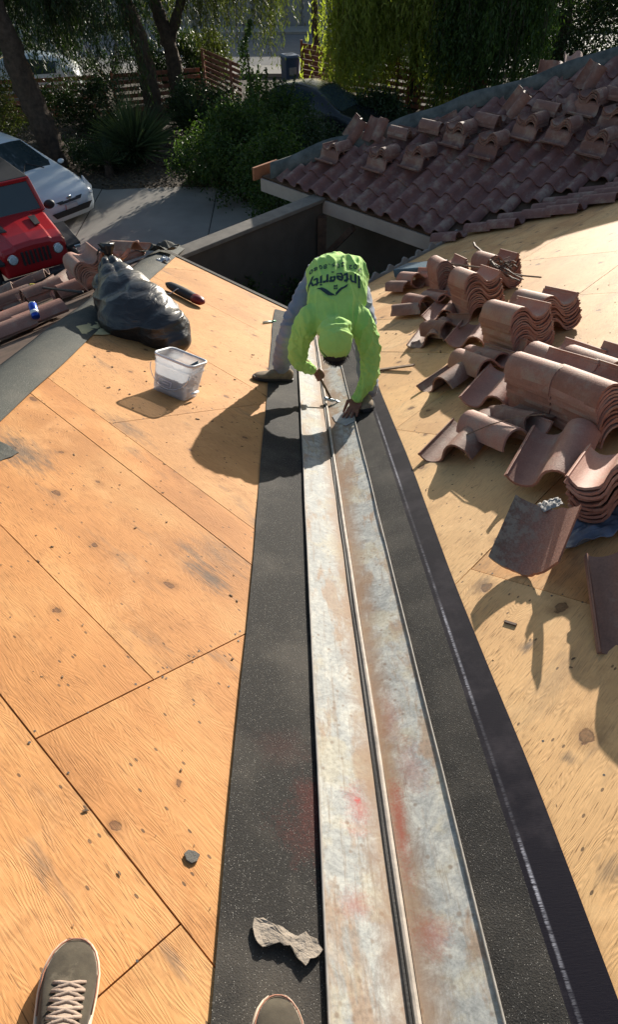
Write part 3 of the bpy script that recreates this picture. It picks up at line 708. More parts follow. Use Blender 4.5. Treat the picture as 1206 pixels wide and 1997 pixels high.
# right slope. d points along the barrels, from left end to right end in the photo
NRm = NR
def rstack(base, a, b, cnt, where, **k):
    p = RP(*base); stack(p, k.pop('n', NR), rdir(a, b), cnt, where, **k)
rstack((935, 610), (925, 530), (1000, 556), 17, 'the tall stack with sticks lying across it')
rstack((880, 566), (868, 497), (915, 520), 14, 'the stack left behind the tall stick-covered one')
rstack((972, 560), (890, 490), (990, 520), 14, 'the rear dark stack under the pile of sticks')
rstack((1012, 682), (962, 600), (1075, 630), 15, 'the square-faced stack mid right slope')
rstack((1065, 640), (985, 575), (1088, 600), 11, 'the stack close behind the square-faced one')
rstack((1082, 798), (1025, 715), (1092, 738), 13, 'the left half of the big foreground stack')
rstack((1172, 836), (1098, 722), (1206, 762), 13, 'the right half of the big foreground stack')
rstack((1105, 745), (1065, 690), (1120, 712), 8, 'the small stack behind the big foreground one')
rstack((1185, 770), (1130, 695), (1206, 722), 10, 'the right edge stack behind the big one')
# pinkish stack turned end on at the right edge
p = RP(1215, 985); stack(p, (NR+Vector((0.25, 0.05, 0))), rdir((1130, 975), (1200, 830)), 9, 'the end-on stack above the blue rag', roll=-.25, step=.018)
# grey leaning tiles low on the right edge
p = RP(1285, 1185); stack(p, (NR+Vector((-.7, -0.1, 0))), rdir((1190, 1225), (1195, 1090)), 4, 'the greyish leaning stack at the right edge', mset=TMD, step=.019, lift=.03)
# loose tiles lying on the right slope
def loose(base, a, b, label, tilt=0.0, roll=0.0, me=None, lift=.004, n=NR):
    return tile(me or TM[0], frame(RP(*base), n, rdir(a, b), tilt, roll, lift), label)
loose((790, 566), (760, 560), (860, 566), 'dark-edged tile lying lowest beside the eave next to the worker', .02, -.1, TMB[0])
loose((815, 556), (770, 545), (838, 560), 'round-backed tile resting on top of the pile nearest the eave', .05, .12, lift=.06)
loose((852, 548), (800, 535), (870, 548), 'tile leaning against the blue sheet by the eave', .06, .3, lift=.03)
loose((808, 612), (770, 615), (860, 610), 'broken flat tile under the second small pile from the eave', .02, -.12, TMB[1])
loose((832, 602), (775, 583), (850, 603), 'round-backed tile on top of the second small pile from the eave', .05, .1, lift=.055)
loose((865, 590), (805, 568), (870, 588), 'tile at the back of the second small pile from the eave', .04, .25, lift=.03)
loose((872, 612), (845, 625), (880, 590), 'trough-side-up tile between the second pile and the tall stack', .03, .1)
loose((845, 662), (815, 680), (850, 635), 'cracked tile at the left of the third small pile', .02, -.1, TMB[2])
loose((872, 655), (825, 640), (900, 660), 'short broken tile on top of the third small pile', .1, .15, TMB[0], lift=.05)
loose((925, 660), (905, 680), (945, 635), 'reddish tile beside the third small pile', .05, .2)
loose((888, 742), (850, 735), (905, 700), 'dusty trough tile poking left from the fourth pile', .02, -.15, TMD[0])
loose((945, 728), (885, 705), (975, 745), 'long round-backed tile on top of the fourth pile', .03, .05, lift=.055)
loose((968, 708), (930, 685), (1010, 710), 'dark tile at the back of the fourth pile', .05, .3, lift=.04)
loose((975, 770), (945, 785), (1005, 728), 'clean pink trough tile leaning on the big foreground stack', .10, .15, lift=.02)
loose((905, 868), (870, 860), (935, 795), 'dusty grooved tile under the fifth pile, poking to the left', .02, -.1, TMD[0])
loose((985, 862), (915, 810), (1045, 865), 'round-backed tile with a straw across it on the fifth pile', .02, -.02, lift=.05)
loose((1030, 835), (960, 790), (1060, 820), 'dark tile end at the back of the fifth pile', .08, .25, TMB[1], lift=.05)
loose((1085, 922), (1040, 955), (1090, 875), 'pink pan tile with a raised grooved edge above the broken slab', .10, .02, lift=.06)
# the broken slab in the foreground, a wide trough piece standing on its edge
def slab_tile():
    s = MB(); rings = []; nU, nV = 22, 16; W_, L_ = .29, .34
    rr = random.Random(4)
    def zc(u): return .095*(abs(u-.42)/.5)**1.8
    top = []
    for j in range(nV+1):
        v = j/nV; row = []
        for i in range(nU+1):
            u = i/nU
            lo = .05+.10*abs(u-.35)+.035*noise.noise(Vector((u*5, 2, 0)))+.012*noise.noise(Vector((u*21, 2, 0))); hi = .97-.30*max(0, u-.62)**1.0 - .02*noise.noise(Vector((u*9, 7, 0)))
            y = lo+(hi-lo)*v
            row.append(Vector(((u-.5)*W_, (y-.5)*L_, zc(u) + (.008 if u < .04 else 0))))
        top.append(row)
    vs = [p for r in top for p in r]; n = nU+1; tot = len(vs)
    vs += [p-Vector((0, 0, .016+.003*noise.noise(p*40))) for p in vs]; fs = []
    for j in range(nV):
        for i in range(nU):
            q = j*n+i; fs += [(q, q+1, q+n+1, q+n), (tot+q, tot+q+n, tot+q+n+1, tot+q+1)]
    for j in range(nV):
        for i in (0, nU): q = j*n+i; fs.append((q, q+n, tot+q+n, tot+q))
    for i in range(nU):
        for j in (0, nV): q = j*n+i; fs.append((q, q+1, tot+q+1, tot+q))
    s.add(vs, fs); return s
def slabmat():
    m, t, b = mat('lichen_tile'); v = coords(t)
    sx = N(t, 'ShaderNodeSeparateXYZ'); t.links.new(v, sx.inputs[0])
    n1 = nz(t, v, 22, 5, 0.7); n2 = nz(t, v, 150, 3)
    f = math_(t, 'ADD', math_(t, 'MULTIPLY', sx.outputs[0], -3.2), math_(t, 'MULTIPLY', math_(t, 'SUBTRACT', n1, 0.5), 1.3))
    c = ramp(t, n2, [(0.3, (0.26, 0.12, 0.085)), (0.7, (0.42, 0.21, 0.15))])
    c = mix(t, ramp(t, f, [(-0.0, 0.0), (0.45, 0.9)]), c, ramp(t, n1, [(0.4, (0.10, 0.085, 0.065)), (0.55, (0.30, 0.26, 0.20))]))
    t.links.new(c, b.inputs['Base Color']); b.inputs['Roughness'].default_value = .9
    bump(t, b, math_(t, 'ADD', n2, n1), .7, .004); return m
o = slab_tile().build('roof_tile', slabmat(), label='large broken tile crusted with grey lichen, nearest on the right slope', cat='roof tile', kind='thing', sm=False)
base = RP(1062, 1085)
o.matrix_world = frame(base, (NR+Vector((-.05, -.10, 0))), RP(1100, 985)-RP(1010, 1100), .30, -.05, .075)
o.data.set_sharp_from_angle(angle=rad(40)) if hasattr(o.data, 'set_sharp_from_angle') else None

# far wing: stacks stand nearly level on the tiles
dW = Vector((1, 1, -.06))
names = ['leftmost far wing stack', 'second far wing stack from left', 'third far wing stack from left', 'stack under the membrane middle', 'lower middle far wing stack', 'upper middle far wing stack', 'lower far wing stack right of centre', 'high stack below the membrane crumple', 'lower rightmost far wing stack', 'far wing stack at the right edge', 'upper left stack of the far wing beside the tilted barrel']
tops = [(661, 272, 3), (752, 283, 6), (822, 280, 5), (900, 236, 6), (962, 258, 6), (1036, 222, 6), (1100, 232, 6), (1153, 178, 6), (1168, 254, 6), (1200, 210, 5)]
for (x, y, c), nm in zip(tops, names):
    p = WP(x-4, y+38+c*2)
    nU = Vector((.03, .03, 1)).normalized()
    # a shim of two tiles turned across the slope carries the stack level
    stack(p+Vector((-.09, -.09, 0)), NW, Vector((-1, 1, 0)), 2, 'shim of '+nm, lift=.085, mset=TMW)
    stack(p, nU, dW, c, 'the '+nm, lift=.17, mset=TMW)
for (x, y, c, nm) in [(784, 262, 4, 'turned stack behind the second far wing stack'), (845, 252, 5, 'dark stack behind the third far wing stack'), (952, 240, 5, 'dark sideways stack under the membrane'), (1066, 218, 5, 'dark sideways stack right of wing centre'), (1200, 190, 4, 'dark sideways stack at far right')]:
    p = WP(x, y+20); stack(p, Vector((-.02, .0, 1)), Vector((-1, 1, -.12))*-1, c, 'the '+nm, lift=.10, mset=TMW)
for (x, y, nm, rz, tl) in [(700, 262, 'grey tile tipped up at the hip foot', .4, .6), (738, 262, 'second grey tile tipped up at the hip foot', .9, .5), (878, 246, 'lone dark tile lying between two far wing stacks', .2, .1), (1010, 215, 'narrow tile standing against the membrane', .3, .7), (1150, 165, 'grey tile standing right of the membrane crumple', .5, .7), (1104, 215, 'short pale tile beside the high far wing stack', 1.2, .1)]:
    p = WP(x, y+14); tile(TMW[1], frame(p, NW, Vector((cos(rz), sin(rz), .1)), tl, .1, .12+.12*tl), nm)
for (x, y, yw, nm, tl) in [(1118, 108, 13.35, 'pale curved tile set on the bare ridge board', .1), (1082, 126, 13.35, 'small pale tile lying left of the ridge board tile', .0), (1066, 130, 13.3, 'tile stood on edge at the left end of the ridge board', 1.1)]:
    p = AT(x, y+16, yw); tile(TM[0], frame(p, (0, -.2, 1), (.25, 1, .0), tl, 0, .0), nm)

# left side: piles beyond the hip strip
def hip_p(x, y, h=0):   # pixel -> plane beyond the hip
    return onp(x, y, (-S, S, 1), -2*S*HX + h)
dE = Vector((1, 1, 0))
for (x, y, c, nm, h, jd) in [(30, 600, 5, 'long stack beyond the hip felt', .00, .0), (88, 592, 5, 'stack under the yellow-handled bar', .02, .06), (20, 640, 3, 'low stack beside the blue can', .0, -.05), (80, 632, 2, 'pair of tiles the blue can leans on', .0, .03), (20, 660, 2, 'pair by the orange scrap', .0, .1), (150, 575, 3, 'stack beside the foot of the black sack', .0, .1)]:
    p = hip_p(x, y); stack(p, NH, dE+Vector((jd, -jd, 0)), c, 'the '+nm, lift=.01+h, mset=TMD+TM, jit=.014)
for (x, y, r, nm) in [(10, 575, .2, 'rounded tile end peeking out at the far left of the pile'), (45, 562, .5, 'rounded tile end next to the red car on the pile'), (75, 548, .1, 'pale rounded tile end under the yellow handle'), (120, 556, 1.4, 'tile lying crosswise behind the yellow-handled bar')]:
    p = hip_p(x, y+14); tile(TMD[0], frame(p, NH, Vector((cos(r), sin(r), 0)), .1, .1, .09), nm)
# the big stack seen end on, tipped over behind the sack
p = LP(176, 560, .0); p = Vector((-2.15, 6.05, zh(-2.15, 6.05)))
stack(p+Vector((.10, .0, .02)), Vector((-.55, -.15, 1)), Vector((.75, -1, -.1)), 9, 'the tipped stack behind the black sack', lift=.16, step=.019, mset=TM)
p = Vector((-2.35, 6.6, zh(-2.35, 6.6))); stack(p, NH, Vector((1, .3, 0)), 7, 'the low stack right of the red car bonnet', lift=.02, mset=TMD+TM)
p = Vector((-2.45, 7.4, zh(-2.45, 7.4))); stack(p, NH, Vector((1, -.7, 0)), 6, 'the dark flat stack beyond the tipped one', lift=.02, mset=TMD+TM)
p = Vector((-2.3, 8.1, zh(-2.3, 8.1))); stack(p, NH, Vector((1, .1, 0)), 6, 'the farthest stack by the roof corner', lift=.02, mset=TMD+TM)
p = LP(205, 520); tile(TM[0], frame(Vector((-2.0, 6.0, zl(-1.9, 6.0))), NL, (.6, -1, 0), .5, .4, .18), 'reddish tile leaning between the tipped stack and the sack knot')
p = LP(190, 470); tile(TMD[0], frame(Vector((-2.12, 7.3, zl(-1.9, 7.3))), NL, (1, -.8, 0), .25, .2, .14), 'thin dark tile slid over the farthest piles')

# ------------------------------------------------------------------ small things on the right slope
s = MB()
def stick(px, py, qx, qy, h0, h1, r, label, mt='wood_dark', name='stick', cat='stick', pl=RP):
    s = MB(); a = pl(px, py, h0); b = pl(qx, qy, h1); pts = []
    for i in range(8):
        k = i/7; pts.append(a.lerp(b, k)+Vector((noise.noise(Vector((k*3, px, 0))), noise.noise(Vector((k*3, py, 5))), noise.noise(Vector((k*3, 9, qx)))))*r*2.2)
    s.tube(pts, [r*(1-.3*i/7) for i in range(8)], 6, jit=.4); return s.build(name, M[mt], label=label, cat=cat)
M['stick'] = simple('grey_stick', (0.22, 0.15, 0.10), .85, .3, 30, .4)
stick(836, 508, 1056, 541, .30, .30, .010, 'long pale stick laid across the tall tile stack', 'stick')
stick(925, 474, 968, 522, .34, .32, .013, 'dark stick rising steeply from the tall stack', 'wood_dark')
stick(930, 500, 1015, 548, .31, .29, .009, 'dark stick lying under the pale one on the tall stack', 'wood_dark')
stick(960, 512, 1022, 545, .33, .28, .007, 'thin twig sticking out right of the tall stack', 'wood_dark')
s = MB()
for i in range(34):
    c = RP(985, 520, .31)+Vector((random.gauss(0, .05), random.gauss(0, .05), random.gauss(0, .018))); d = Vector((random.gauss(0, 1), random.gauss(0, 1), random.gauss(0, .4))).normalized()*random.uniform(.02, .06)
    s.tube([c-d, c+d*.2+Vector((0, 0, .01)), c+d], random.uniform(.003, .008), 5)
s.build('twig_clump', M['wood_dark'], label='tangled clump of dark twigs and leaves on top of the tall stack', cat='debris')
s = MB(); a = RP(735, 722, .004); b = RP(808, 712, .03); s.beam(a, b, .03, .012, up=NR); s.build('dark_strip', M['stick'], label='thin dark strip on the plywood right of the worker', cat='strip')  # thin strip, darker than the plywood around it
a = RP(905, 850, .12); b = RP(1065, 808, .20); s = MB(); s.tube([a, a.lerp(b, .33)+Vector((0, 0, .03)), a.lerp(b, .66)+Vector((0, 0, .035)), b], .003, 5); s.build('straw', M['stick'], label='thin curved straw across the round-backed tile of the fifth pile', cat='straw')
s = MB(); a = RP(985, 1212, .006); b = RP(1008, 1219, .006); s.beam(a, b, .010, .008, up=NR); s.build('wood_splinter', M['wood_dark'], label='short dark splinter on the plywood below the broken slab', cat='splinter')
# blue sheet at the eave pile
def crumple(name, mt, c, ux, uy, n, sx, sy, amp, label, cat, seed=0, lift=.02, res=26, fr=3.0):
    s = MB(); ux = Vector(ux).normalized(); n = Vector(n).normalized(); uy = n.cross(ux)
    vs = []; fs = []
    for j in range(res+1):
        for i in range(res+1):
            u, v = (i/res-.5), (j/res-.5)
            e = 1+.25*noise.noise(Vector((u*4+seed, v*4, 3)))
            q = Vector((u*fr+seed, v*fr, seed)); h = (abs(noise.noise(q))*1.5 + .6*abs(noise.noise(q*2.3)))*amp*(1-.5*(abs(u)+abs(v)))
            vs.append(Vector(c)+ux*u*sx*e+uy*v*sy*e+n*(h+lift))
    for j in range(res):
        for i in range(res): q = j*(res+1)+i; fs.append((q, q+1, q+res+2, q+res+1))
    s.add(vs, fs); o = s.build(name, mt, label=label, cat=cat, sm=True, fix=False)
    so_ = o.modifiers.new('t', 'SOLIDIFY'); so_.thickness = .002
    return o
M['blue_sheet'] = simple('blue_sheet', (0.05, 0.11, 0.16), .45, .2, 8, .2)
s = MB(); a = RP(785, 535, .0); b = RP(862, 532, .0); s.beam(a+NR*.05, b+NR*.06, .26, .10, up=NR)
s.build('blue_box', M['blue_sheet'], label='flat dark blue box behind the small piles at the eave', cat='box', bevel=.012)
M['rag'] = simple('blue_grey_plastic', (0.16, 0.20, 0.27), .4, .3, 12, .4)
crumple('plastic_rag', M['rag'], RP(1195, 1015), (1, .2, .3), (0, 1, 0), NR, .46, .26, .09, 'crumpled blue grey plastic between the right edge stacks', 'plastic rag', 3.0, .02, 40, 2.6)
crumple('paper_scrap', simple('torn_paper', (0.25, 0.24, 0.23), .7, .2, 20, .3), RP(1075, 985, .15), (1, .2, .3), (0, 1, 0), NR, .09, .06, .018, 'small torn bit of grey paper on the broken slab corner', 'paper scrap', 7.0, .0, 12, 4)
# debris of both slopes: chips too many to count
s = MB(); rr = random.Random(5)
for i in range(420):
    if rr.random() < .5:
        x = rr.uniform(-1.6, -.45); y = rr.uniform(.2, 5.0); p = Vector((x, y, zl(x, y))); n = NL
    else:
        x = rr.uniform(.42, 2.4); y = rr.uniform(.3, 7); p = Vector((x, y, zr(x, y))); n = NR
    if n is NR and y-x > ER-.1: continue
    r = rr.choice([.001, .0013, .0018, .0025, .0035]) * (1 if y < 3 else 1.8); a0 = rr.uniform(0, 6.28); st = rr.uniform(1, 3.2)
    t1 = n.orthogonal().normalized(); t1 = (Matrix.Rotation(a0, 3, n) @ t1); t2 = n.cross(t1)
    poly = [p + t1*cos(k*1.2566)*r*st*rr.uniform(.7, 1.2) + t2*sin(k*1.2566)*r*rr.uniform(.7, 1.2) + n*.0026 for k in range(5)]
    s.prism(poly, n, r*.7)
s.build('wood_chips', simple('chips', (0.09, 0.06, 0.04), .9, .5, 60, .2, c2=(.32, .20, .11)), kind='stuff', label='dark chips and splinters scattered over the plywood')
# near left: nails holes of note, dark mineral chip and torn felt scrap
def scrap(name, pts, pl, h, th, mt, label, cat, amp=.01, sub=3):
    P = [pl(x, y) for x, y in pts]; n = NL; c = sum(P, Vector())/len(P)
    s = MB(); k = len(P)
    fine = []
    for i in range(k):
        a, b = P[i], P[(i+1) % k]
        for q in range(sub):
            v = a.lerp(b, q/sub); fine.append(v + (v-c)*.12*noise.noise(v*60))
    k = len(fine); rings = []
    for f in (1, .8, .55, .3, .08):
        rings.append([c+(v-c)*f for v in fine])
    vs = []; 
    for r in rings:
        for v in r: vs.append(v + n*(h+amp*noise.noise(v*22)+amp*.5*noise.noise(v*70)))
    tot = len(vs); vs += [v-n*th for v in vs]; fs = []
    for j in range(4):
        for i in range(k): fs += [(j*k+i, j*k+(i+1) % k, (j+1)*k+(i+1) % k, (j+1)*k+i), (tot+j*k+i, tot+(j+1)*k+i, tot+(j+1)*k+(i+1) % k, tot+j*k+(i+1) % k)]
    fs += [tuple(4*k+i for i in range(k)), tuple(tot+4*k+i for i in range(k-1, -1, -1))]
    fs += [(i, (i+1) % k, tot+(i+1) % k, tot+i) for i in range(k)]
    s.add(vs, fs); return s.build(name, mt, label=label, cat=cat)
M['scrap'] = simple('torn_felt_paper', (0.26, 0.22, 0.18), .9, .22, 26, .8)
sc1 = [(490, 1800), (512, 1802), (525, 1815), (545, 1818), (560, 1828), (576, 1838), (590, 1830), (612, 1843), (622, 1862), (612, 1880), (598, 1884), (590, 1896), (578, 1884), (572, 1872), (562, 1856), (548, 1858), (536, 1848), (518, 1852), (508, 1858), (498, 1852), (488, 1836)]
scrap('felt_scrap', sc1, LP, .028, .003, M['scrap'], 'ragged grey brown scrap torn from old underlay, on the black felt', 'scrap', .008, 2)
scrap('tile_chip', [(358, 1668), (366, 1661), (380, 1663), (389, 1670), (384, 1682), (373, 1687), (362, 1680)], LP, .008, .006, simple('slate_chip', (0.10, 0.095, 0.085), .85, .2, 60, .5), 'small dark stone chip on the near left plywood', 'chip', .001)
scrap('felt_offcut', [(-30, 850), (12, 868), (36, 884), (20, 893), (0, 899), (-40, 900)], LP, .006, .003, M['felt_grey'], 'curled grey felt offcut lying at the left picture edge', 'offcut', .004)
scrap('yellow_scrap', [(150, 640), (178, 628), (215, 640), (232, 650), (200, 656), (160, 655)], LP, .012, .003, simple('pale_board', (0.45, 0.38, 0.20), .8, .2, 12, .3), 'pale yellow scrap under the edge of the black sack', 'scrap', .006)
# recessed bolt-like knot holes close to the camera (dark little cups)
# ------------------------------------------------------------------ white bucket of tools
bk = thing('bucket', 'square translucent white plastic bucket with tools inside on the left slope', 'bucket')
ca = LP(303, 770); cb = LP(372, 797); cc_ = LP(400, 772)
ux = (cb-ca); uy = (cc_-cb); 
cen = ca + ux*.5 + uy*.5*1.05 + Vector((-.04, .02, .012))
ux.z = 0; ux.normalize(); uyv = Vector((-ux.y, ux.x, 0))
nb = (NL+Vector((0, 0, 1.2))).normalized()
Mb = frame(cen, NL, ux.cross(NL)*-1)
Wb, Db, Hb = .27, .215, .235
def rrect(w_, d_, z, r, n=5):
    pts = []
    for (sx, sy, a0) in ((1, 1, 0), (-1, 1, pi/2), (-1, -1, pi), (1, -1, 1.5*pi)):
        for k in range(n): a = a0+pi/2*k/(n-1); pts.append(Vector((sx*(w_/2-r)+r*cos(a), sy*(d_/2-r)+r*sin(a), z)))
    return pts
def bmx(loc=(0, 0, 0)): return Mb @ Matrix.Translation(loc)
mt_, t, b = mat('translucent_plastic')
t.links.new(ramp(t, nz(t, coords(t), 14, 4), [(0.3, (0.62, 0.64, 0.68)), (0.7, (0.75, 0.77, 0.80))]), b.inputs['Base Color'])
b.inputs['Roughness'].default_value = .35; b.inputs['Subsurface Weight'].default_value = 0.0
tr_ = N(t, 'ShaderNodeBsdfTranslucent'); tr_.inputs[0].default_value = (.75, .77, .80, 1); tp = N(t, 'ShaderNodeBsdfTransparent'); tp.inputs[0].default_value = (.9, .92, .95, 1)
m1 = N(t, 'ShaderNodeMixShader'); m1.inputs[0].default_value = .35; t.links.new(b.outputs[0], m1.inputs[1]); t.links.new(tr_.outputs[0], m1.inputs[2])
m2 = N(t, 'ShaderNodeMixShader'); m2.inputs[0].default_value = .5; t.links.new(m1.outputs[0], m2.inputs[1]); t.links.new(tp.outputs[0], m2.inputs[2]); t.links.new(m2.outputs[0], t.nodes['Material Output'].inputs[0])
M['bucket'] = mt_
prof = [(.86, 0.004), (.88, .0), (.90, .02), (.96, .165), (.97, .17), (1.0, .172), (1.0, .185), (.975, .187), (.98, .205), (1.01, .207), (1.015, .222), (1.04, .225), (1.04, .235), (1.0, .237), (.975, .235), (.96, .2), (.93, .16), (.87, .022), (.8, .014)]
s = MB(); s.loft([[Mb @ v for v in rrect(Wb*k, Db*k, z, .04*k)] for k, z in prof], cap=True)
s.build('wall', M['bucket'], bk, sm=True)
s = MB(); k = 1.045
s.loft([[Mb @ v for v in rrect(Wb*k_, Db*k_, z, .042)] for k_, z in ((1.0, .228), (1.05, .226), (1.055, .234), (1.04, .241), (1.0, .24), (.99, .234))], cap=False)
s.build('rim', simple('white_rim', (.72, .73, .76), .35, .05, 5, 0), bk, sm=True)
s = MB(); hp = []
for i in range(15):
    a = pi*i/14; hp.append(Mb @ Vector((-Wb*.52*cos(a)*1.0, -Db*.53-.012*sin(a), .175-.125*sin(a))))
s.tube(hp, .0025, 6); s.build('bail', M['chrome'], bk, sm=True)
s = MB(); s.tube([Mb @ Vector((Wb*.53, -.05, .045)), Mb @ Vector((Wb*.53, .03, .05))], .009, 8); s.build('handle', simple('white_grip', (.75, .76, .78), .4, .05, 5, 0), bk, sm=True)
s = MB(); 
for (x0, x1, z0, z1) in ((-.07, -.065, .05, .085), (-.07, .02, .085, .09), (.015, .02, .05, .085), (-.07, .02, .05, .055), (-.05, .0, .068, .073)):
    s.box(((x0+x1)/2, -Db*.475, (z0+z1)/2), (x1-x0, .002, z1-z0), Mb)
s.build('label_outline', simple('pale_label', (.6, .58, .62), .6, .1, 10, 0), bk)
s = MB(); rr = random.Random(9)
for i in range(330):
    c = Vector((rr.uniform(-.095, .095), rr.uniform(-.075, .075), rr.uniform(.022, .125))); d = Vector((rr.gauss(0, 1), rr.gauss(0, 1), rr.gauss(0, .5))).normalized()*rr.uniform(.008, .022)
    s.tube([Mb @ (c-d), Mb @ (c+d)], rr.uniform(.003, .007), 5)
s.build('scrap_fasteners', simple('dark_fasteners', (.05, .045, .04), .6, .5, 60, .2, c2=(.16, .14, .12)), kind='stuff', label='dark loose nails and clips filling the white bucket', cat='nails')
s = MB(); s.beam(Mb @ Vector((.0, .02, .12)), Mb @ Vector((.10, .06, .215)), .07, .012); s.beam(Mb @ Vector((-.03, -.03, .11)), Mb @ Vector((.05, -.02, .15)), .03, .02)
s.build('hand_tool', simple('dark_blue_tool', (.03, .055, .075), .5, .3, 20, .1), label='dark blue flat tool leaning inside the white bucket', cat='tool', bevel=.003)

# ------------------------------------------------------------------ black sack
def lobe(name, pieces, vox, it, mt, **k):
    s = MB()
    for c, r, R in pieces: s.ell(c, r, R)
    o = s.build(name, mt, fix=True, **k); return remesh(o, vox, it)
sack_mat = simple('black_polythene', (0.020, 0.018, 0.018), .36, .3, 5, 0, spec=.6)
_t = sack_mat.node_tree; _b = _t.nodes['Principled BSDF']; _v = coords(_t, scale=(1, 1, 2.4)); _n = nz(_t, _v, 4.5, 3, .55, 1.0); _r = math_(_t, 'ABSOLUTE', math_(_t, 'SUBTRACT', _n, .5)); bump(_t, _b, ramp(_t, _r, [(0.0, 1.0), (0.12, 0.0)]), .22, .012)
def sp3(x, y, h): return (x, y, zl(x, y)+h)
pieces = [(sp3(-1.42, 4.58, .15), (.33, .27, .20), None), (sp3(-1.22, 4.44, .13), (.22, .20, .16), None), (sp3(-1.13, 4.36, .09), (.14, .14, .11), None), (sp3(-1.56, 4.82, .19), (.26, .27, .21), None),
          (sp3(-1.66, 5.03, .25), (.19, .20, .16), None), (sp3(-1.74, 5.24, .32), (.10, .13, .10), None), (sp3(-1.40, 4.68, .24), (.22, .20, .16), None)]
o = lobe('rubbish_sack', pieces, .010, 26, sack_mat, label='knotted shiny black rubbish sack slumped on the left slope', cat='sack')
kn = Vector(sp3(-1.785, 5.42, .40))
def sackfn(co, nr):
    d = (co-kn); r = d.length; ang = math.atan2(d.x+.25*d.z, -d.y)
    wv = 2.0*noise.noise(co*1.6)
    k_ = max(0, 1-r/.95); pl = .036*(abs(sin(ang*7.5+wv))**.6-.6)*(k_**.7)*min(1, r*5)
    q = Vector((co.x*1.6+co.y*1.0, co.y*1.8, co.z*7)); rid = 1-abs(noise.noise(q))*2.6
    q2 = Vector((co.x*5-co.y*3, co.y*2+co.x*1, co.z*15)); rid2 = 1-abs(noise.noise(q2))*3.0
    return pl+.012*noise.noise(co*2.6)+.014*(max(rid, 0)**3-.2)*(1-.5*k_)+.005*(max(rid2, 0)**4-.15)*(.3+max(0, noise.noise(co*2)))
displace(o, sackfn)
sub = o.modifiers.new('s', 'SUBSURF'); sub.levels = 1; sub.render_levels = 1
s = MB(); rings = []
for (z, r) in ((-.07, .05), (-.03, .028), (0, .022), (.03, .03), (.07, .045), (.10, .055)):
    rings.append([kn+Vector((.01*noise.noise(Vector((k_, z*20, 0)))+r*(1+.5*sin(k_*2.2))*cos(k_*pi/8), r*.6*(1+.4*cos(k_*1.7))*sin(k_*pi/8), z)) for k_ in range(16)])
s.loft(rings); s.tube([kn+Vector((-.03, 0, -.01)), kn+Vector((0, -.035, .0)), kn+Vector((.03, 0, -.01)), kn+Vector((0, .03, 0)), kn+Vector((-.03, 0, -.01))], .013, 8)
s.tube([kn, kn+Vector((.01, 0, .05)), kn+Vector((.03, .0, .10)), kn+Vector((.05, 0, .06))], [.012, .014, .016, .006], 7)
s.tube([kn, kn+Vector((-.03, 0, .03)), kn+Vector((-.07, 0, .05)), kn+Vector((-.10, 0, .0))], [.012, .014, .012, .004], 7)
s.build('knot', sack_mat, o, sm=True)

# black and red tool case
q0 = LP(325, 553, .06); q1 = LP(396, 590, .06)
s = MB(); pts = [q0.lerp(q1, k_/10) for k_ in range(11)]
rr_ = [.02, .048, .055, .058, .060, .060, .060, .058, .055, .048, .018]
s.tube(pts, rr_, 14, sq=.75); tc = s.build('tool_case', simple('black_nylon', (.02, .02, .022), .6, .3, 20, .2), sm=True, label='rounded black tool case with a dark red end on the plywood', cat='tool case')
s = MB(); s.tube([q0.lerp(q1, k_) for k_ in (.78, .86, .94, 1.01)], [.0605, .060, .052, .02], 14, sq=.75); s.build('end_cap', simple('dark_red_cap', (.16, .012, .014), .4, .2, 20, 0), tc, sm=True)
s = MB(); a = q0.lerp(q1, .35); s.tube([a+Vector((-.16, -.06, -.01)), a+Vector((-.08, -.08, .0)), a+Vector((0, -.05, .04)), a+Vector((.07, -.09, .01)), a+Vector((.12, -.14, -.03))], .006, 7); s.build('clip', M['chrome'], tc, sm=True)
# plastic wrap, marker, can, bar, orange scrap
M['clear'] = simple('clear_wrap', (.45, .5, .55), .25, .2, 30, .4)
crumple('plastic_wrap', M['clear'], LP(317, 512), (1, .3, 0), (0, 1, 0), NL, .16, .11, .08, 'scrunched clear plastic wrap near the roof corner', 'plastic wrap', 1.0, .01, 16, 4)
s = MB(); a = LP(514, 629, .014); b = LP(530, 627, .014); s.tube([a, a.lerp(b, .7), b], [.011, .011, .009], 10); mk = s.build('marker_pen', simple('pale_pen', (.55, .65, .55), .4, .1, 20, 0), sm=True, label='small pale green marker pen on the left plywood by the felt', cat='marker')
s = MB(); s.tube([b, b+(b-a)*.45], [.012, .011], 10); s.build('cap', simple('green_cap', (.04, .25, .12), .4, .1, 20, 0), mk, sm=True)
s = MB(); a = hip_p(66, 606, .15); d_ = Vector((.035, -.09, -.055)); s.tube([a-d_*.55, a-d_*.5, a+d_*.5, a+d_*.55], [.024, .032, .032, .026], 16)
cn = s.build('drink_can', simple('blue_can', (.02, .07, .42), .3, .2, 9, 0, metallic=.5), sm=True, label='blue drink can lying on tiles beside the hip felt', cat='can')
s = MB(); s.tube([a-d_*.62, a-d_*.54], [.024, .027], 16); s.build('lid', M['chrome'], cn, sm=True)
s = MB(); s.tube([a+d_*.05, a+d_*.30], [.0325, .0325], 16); s.build('label_band', simple('white_band', (.7, .7, .72), .4, .1, 20, 0), cn, sm=True)
br = MB(); a = hip_p(60, 556, .17); b = hip_p(82, 561, .17); c_ = Vector((-1.98, 5.6, zl(-1.9, 5.6)+.16)); c_ = hip_p(160, 570, .12)
br.tube([b, b.lerp(c_, .5), c_], [.012, .010, .014], 8); bo = br.build('pry_bar', M['black_rubber'], sm=True, label='long dark pry bar with a yellow handle over the tile pile', cat='pry bar')
